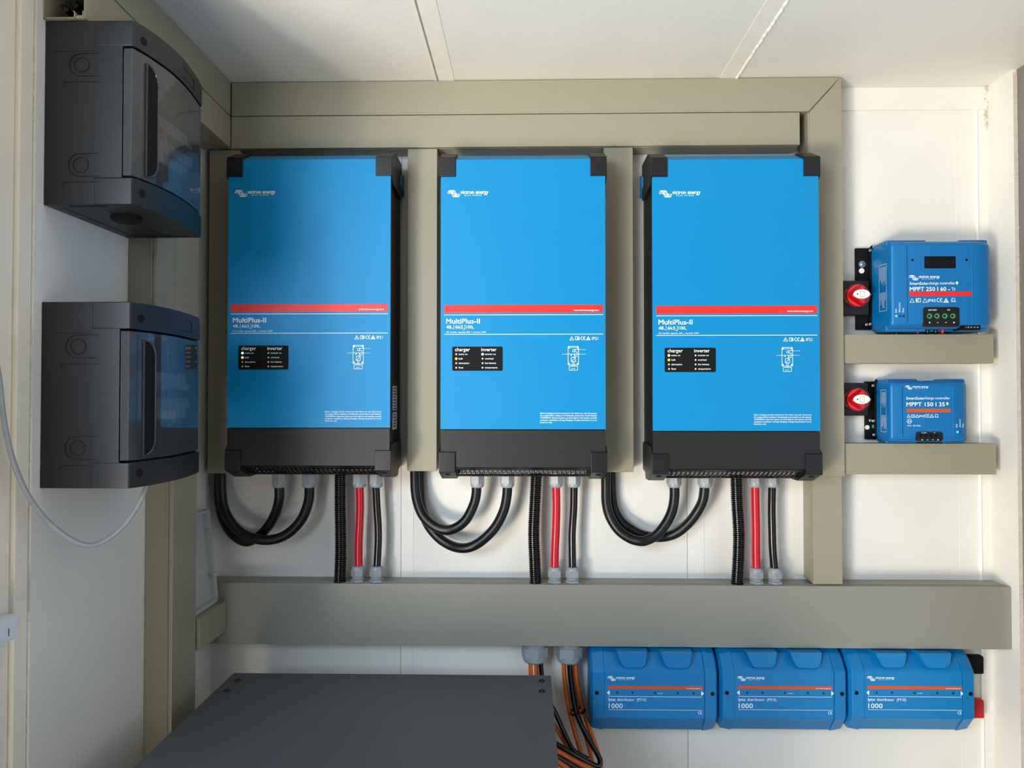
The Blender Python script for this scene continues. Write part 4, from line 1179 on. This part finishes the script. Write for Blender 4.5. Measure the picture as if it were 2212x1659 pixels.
# ------------------------------------------------------------------ power distributors
LYF = 1.668; LYB = 1.757
def distributor(px0, px1, label, last=False):
    x0 = xpx(px0, 1500, LYF); x1 = xpx(px1, 1500, LYF); cpx = (px0+px1)/2
    zt = zb0 - .0015
    Z = lambda py: P(cpx, py, LYF).z
    t = thing('power_distributor', label, 'power distributor', ((x0+x1)/2, WALLY, Z(1577)), 'blue power distributors in a row')
    zb = P(cpx, 1577, LYF+.03).z
    def prof(g, gz):
        return [(LYB, zb+gz), (LYF+.030, zb+gz), (LYF+.006+g, Z(1560)+gz*.5), (LYF+g, Z(1553)+gz*.3), (LYF+g, Z(1452)-gz*.3), (LYF+.004+g, Z(1446)-gz*.4), (LYF+.030, zt-.010-gz), (LYF+.045, zt-.001-gz), (LYB, zt-gz)]
    S_ = lambda x_, g, gz: [(x_, y_, z_) for y_, z_ in prof(g, gz)]
    m = MB(); W = x1-x0
    m.loft([S_(x0+.031, .0015, .0015), S_(x1-.031, .0015, .0015)], bev=.0015)
    body = m.build('cover', 'plblue2', t, angle=25)
    # band ends
    m = MB()
    m.loft([S_(x0+.0008, .010, .012), S_(x0+.006, .002, .004), S_(x0+.031, -.0008, -.0006)], bev=.0008)
    m.build('end_band', 'plblue2', t, angle=25); m = MB()
    m.loft([S_(x1-.031, -.0008, -.0006), S_(x1-.006, .002, .004), S_(x1-.0008, .010, .012)], bev=.0008)
    eb = m.build('end_band', 'plblue2', t, angle=25)
    for hx, s_ in ((x0+.0150, 0), (x1-.0140, 1)):
        m = MB().lathe((hx, LYF+.0012, Z(1498)), (0, -1, 0), [(0, .0055), (.0006, .0055), (.0008, .0048)], 18).build('screw_recess', 'plblue', t)
        MB().cyl((hx, LYF+.0012, Z(1498)), (0, -1, 0), .0044, .0012, 18).build('screw_hole', 'hole', m)
    # cable entry humps
    for a_, b_ in ((1330-1275, 1399-1275), (1424-1275, 1496-1275)):
        hx0 = xpx(px0+a_, 1420, LYF); hx1 = xpx(px0+b_, 1420, LYF); hz = Z(1444.5)
        pr = roundprof([(hx0, zt-.001), (hx0+.006, Z(1425)), (hx0+.016, hz), (hx1-.006, hz), (hx1, Z(1428)), (hx1+.001, zt-.001)], [.001, .012, .010, .008, .010, .001])
        secs = [[(x_, LYF+.04, z_) for x_, z_ in pr]]
        c_ = ((hx0+hx1)/2, zt)
        for y_, k_ in ((LYF+.006, .985), (LYF+.0022, .96), (LYF+.0006, .92)):
            secs.append([((x_-c_[0])*k_+c_[0], y_, (z_-c_[1])*(k_+.03 if k_ < .95 else k_+.012)+c_[1]) for x_, z_ in pr])
        MB().loft(secs).build('cable_entry', 'plblue2', t, angle=45)
    # print
    o = P(px0, 1452, LYF); U = lambda px: (xpx(px0 + px - 1275, 1500, LYF) - x0); V_ = lambda py: Z(1452) - Z(py)
    yy = LYF + .0015
    s = Sheet((x0, yy, Z(1452)), lift=.0005); r = Sheet((x0, yy, Z(1452)), lift=.0004)
    s.logo(U(1313), V_(1461.5), .68)
    r.rect(U(1313.5), V_(1482.5), U(1518), V_(1489.5)); r.build('orange', body, 'orange_stripe')
    s.text('www.victronenergy.com', U(1515), V_(1488), .0036, .0335, bold=.01, right=True)
    s.mb.poly([s.pt(U(1311), V_(1497.5)), s.pt(U(1317), V_(1492)), s.pt(U(1317), V_(1503))])
    s.mb.poly([s.pt(U(1521), V_(1497.5)), s.pt(U(1515), V_(1492)), s.pt(U(1515), V_(1503))])
    s.text('power', U(1422), V_(1498.8), .0034, .0105, bold=.01)
    s.rect(U(1314.5), V_(1505), U(1517), V_(1505.8)); s.rect(U(1314.5), V_(1533.6), U(1517), V_(1534.3))
    s.text('lynx', U(1314.5), V_(1515.2), .0095, .0155, bold=.016); s.text('distributor  (M10)', U(1333.5), V_(1515), .0090, .0640, bold=.0)
    s.text('1000', U(1315), V_(1530.8), .0150, .0310, bold=.012)
    for cxm, e_ in ((1511, 0), (1516, 1)):
        s.stroke([(U(cxm) + .0030*math.cos(math.radians(a_)), V_(1539.5) + .0030*math.sin(math.radians(a_))) for a_ in range(70, 291, 20)], .0009)
        if e_: s.rect(U(1513.8), V_(1539.1), U(1516), V_(1539.9))
    s.build('white', body)
    for hx in (1333.5, 1366.5, 1415, 1464.5, 1498.5):
        MB().cyl((x0+U(hx), yy+.0002, Z(1452)-V_(1497.3)), (0, -1, 0), .0025, .0007, 14).build('indicator_light', 'ledd', t)
    if last:
        for (a_, b_, m_, nm) in ((1418, 1457, 'hole', 'black_busbar_cap'), (1513, 1553, 'redcap', 'red_busbar_cap')):
            yb_ = 1.735
            MB().box(x1-.004, xpx(2127, 1480, yb_), yb_-.0, LYB-.002, zpx(b_, 2118, yb_), zpx(a_, 2118, yb_), bev=.004, seg=3).build('busbar_cap', m_, t)['label'] = nm.replace('_', ' ')
    return t
distributor(1275, 1553, 'leftmost of three blue power distributors, beside the hanging orange cables')
distributor(1556, 1833, 'middle of three blue power distributors under the wide trunking')
distributor(1836, 2111, 'rightmost of three blue power distributors, with black and red busbar stubs', True)

# ------------------------------------------------------------------ tidy helper properties
for o in bpy.data.objects:
    if '_w' in o: del o['_w']
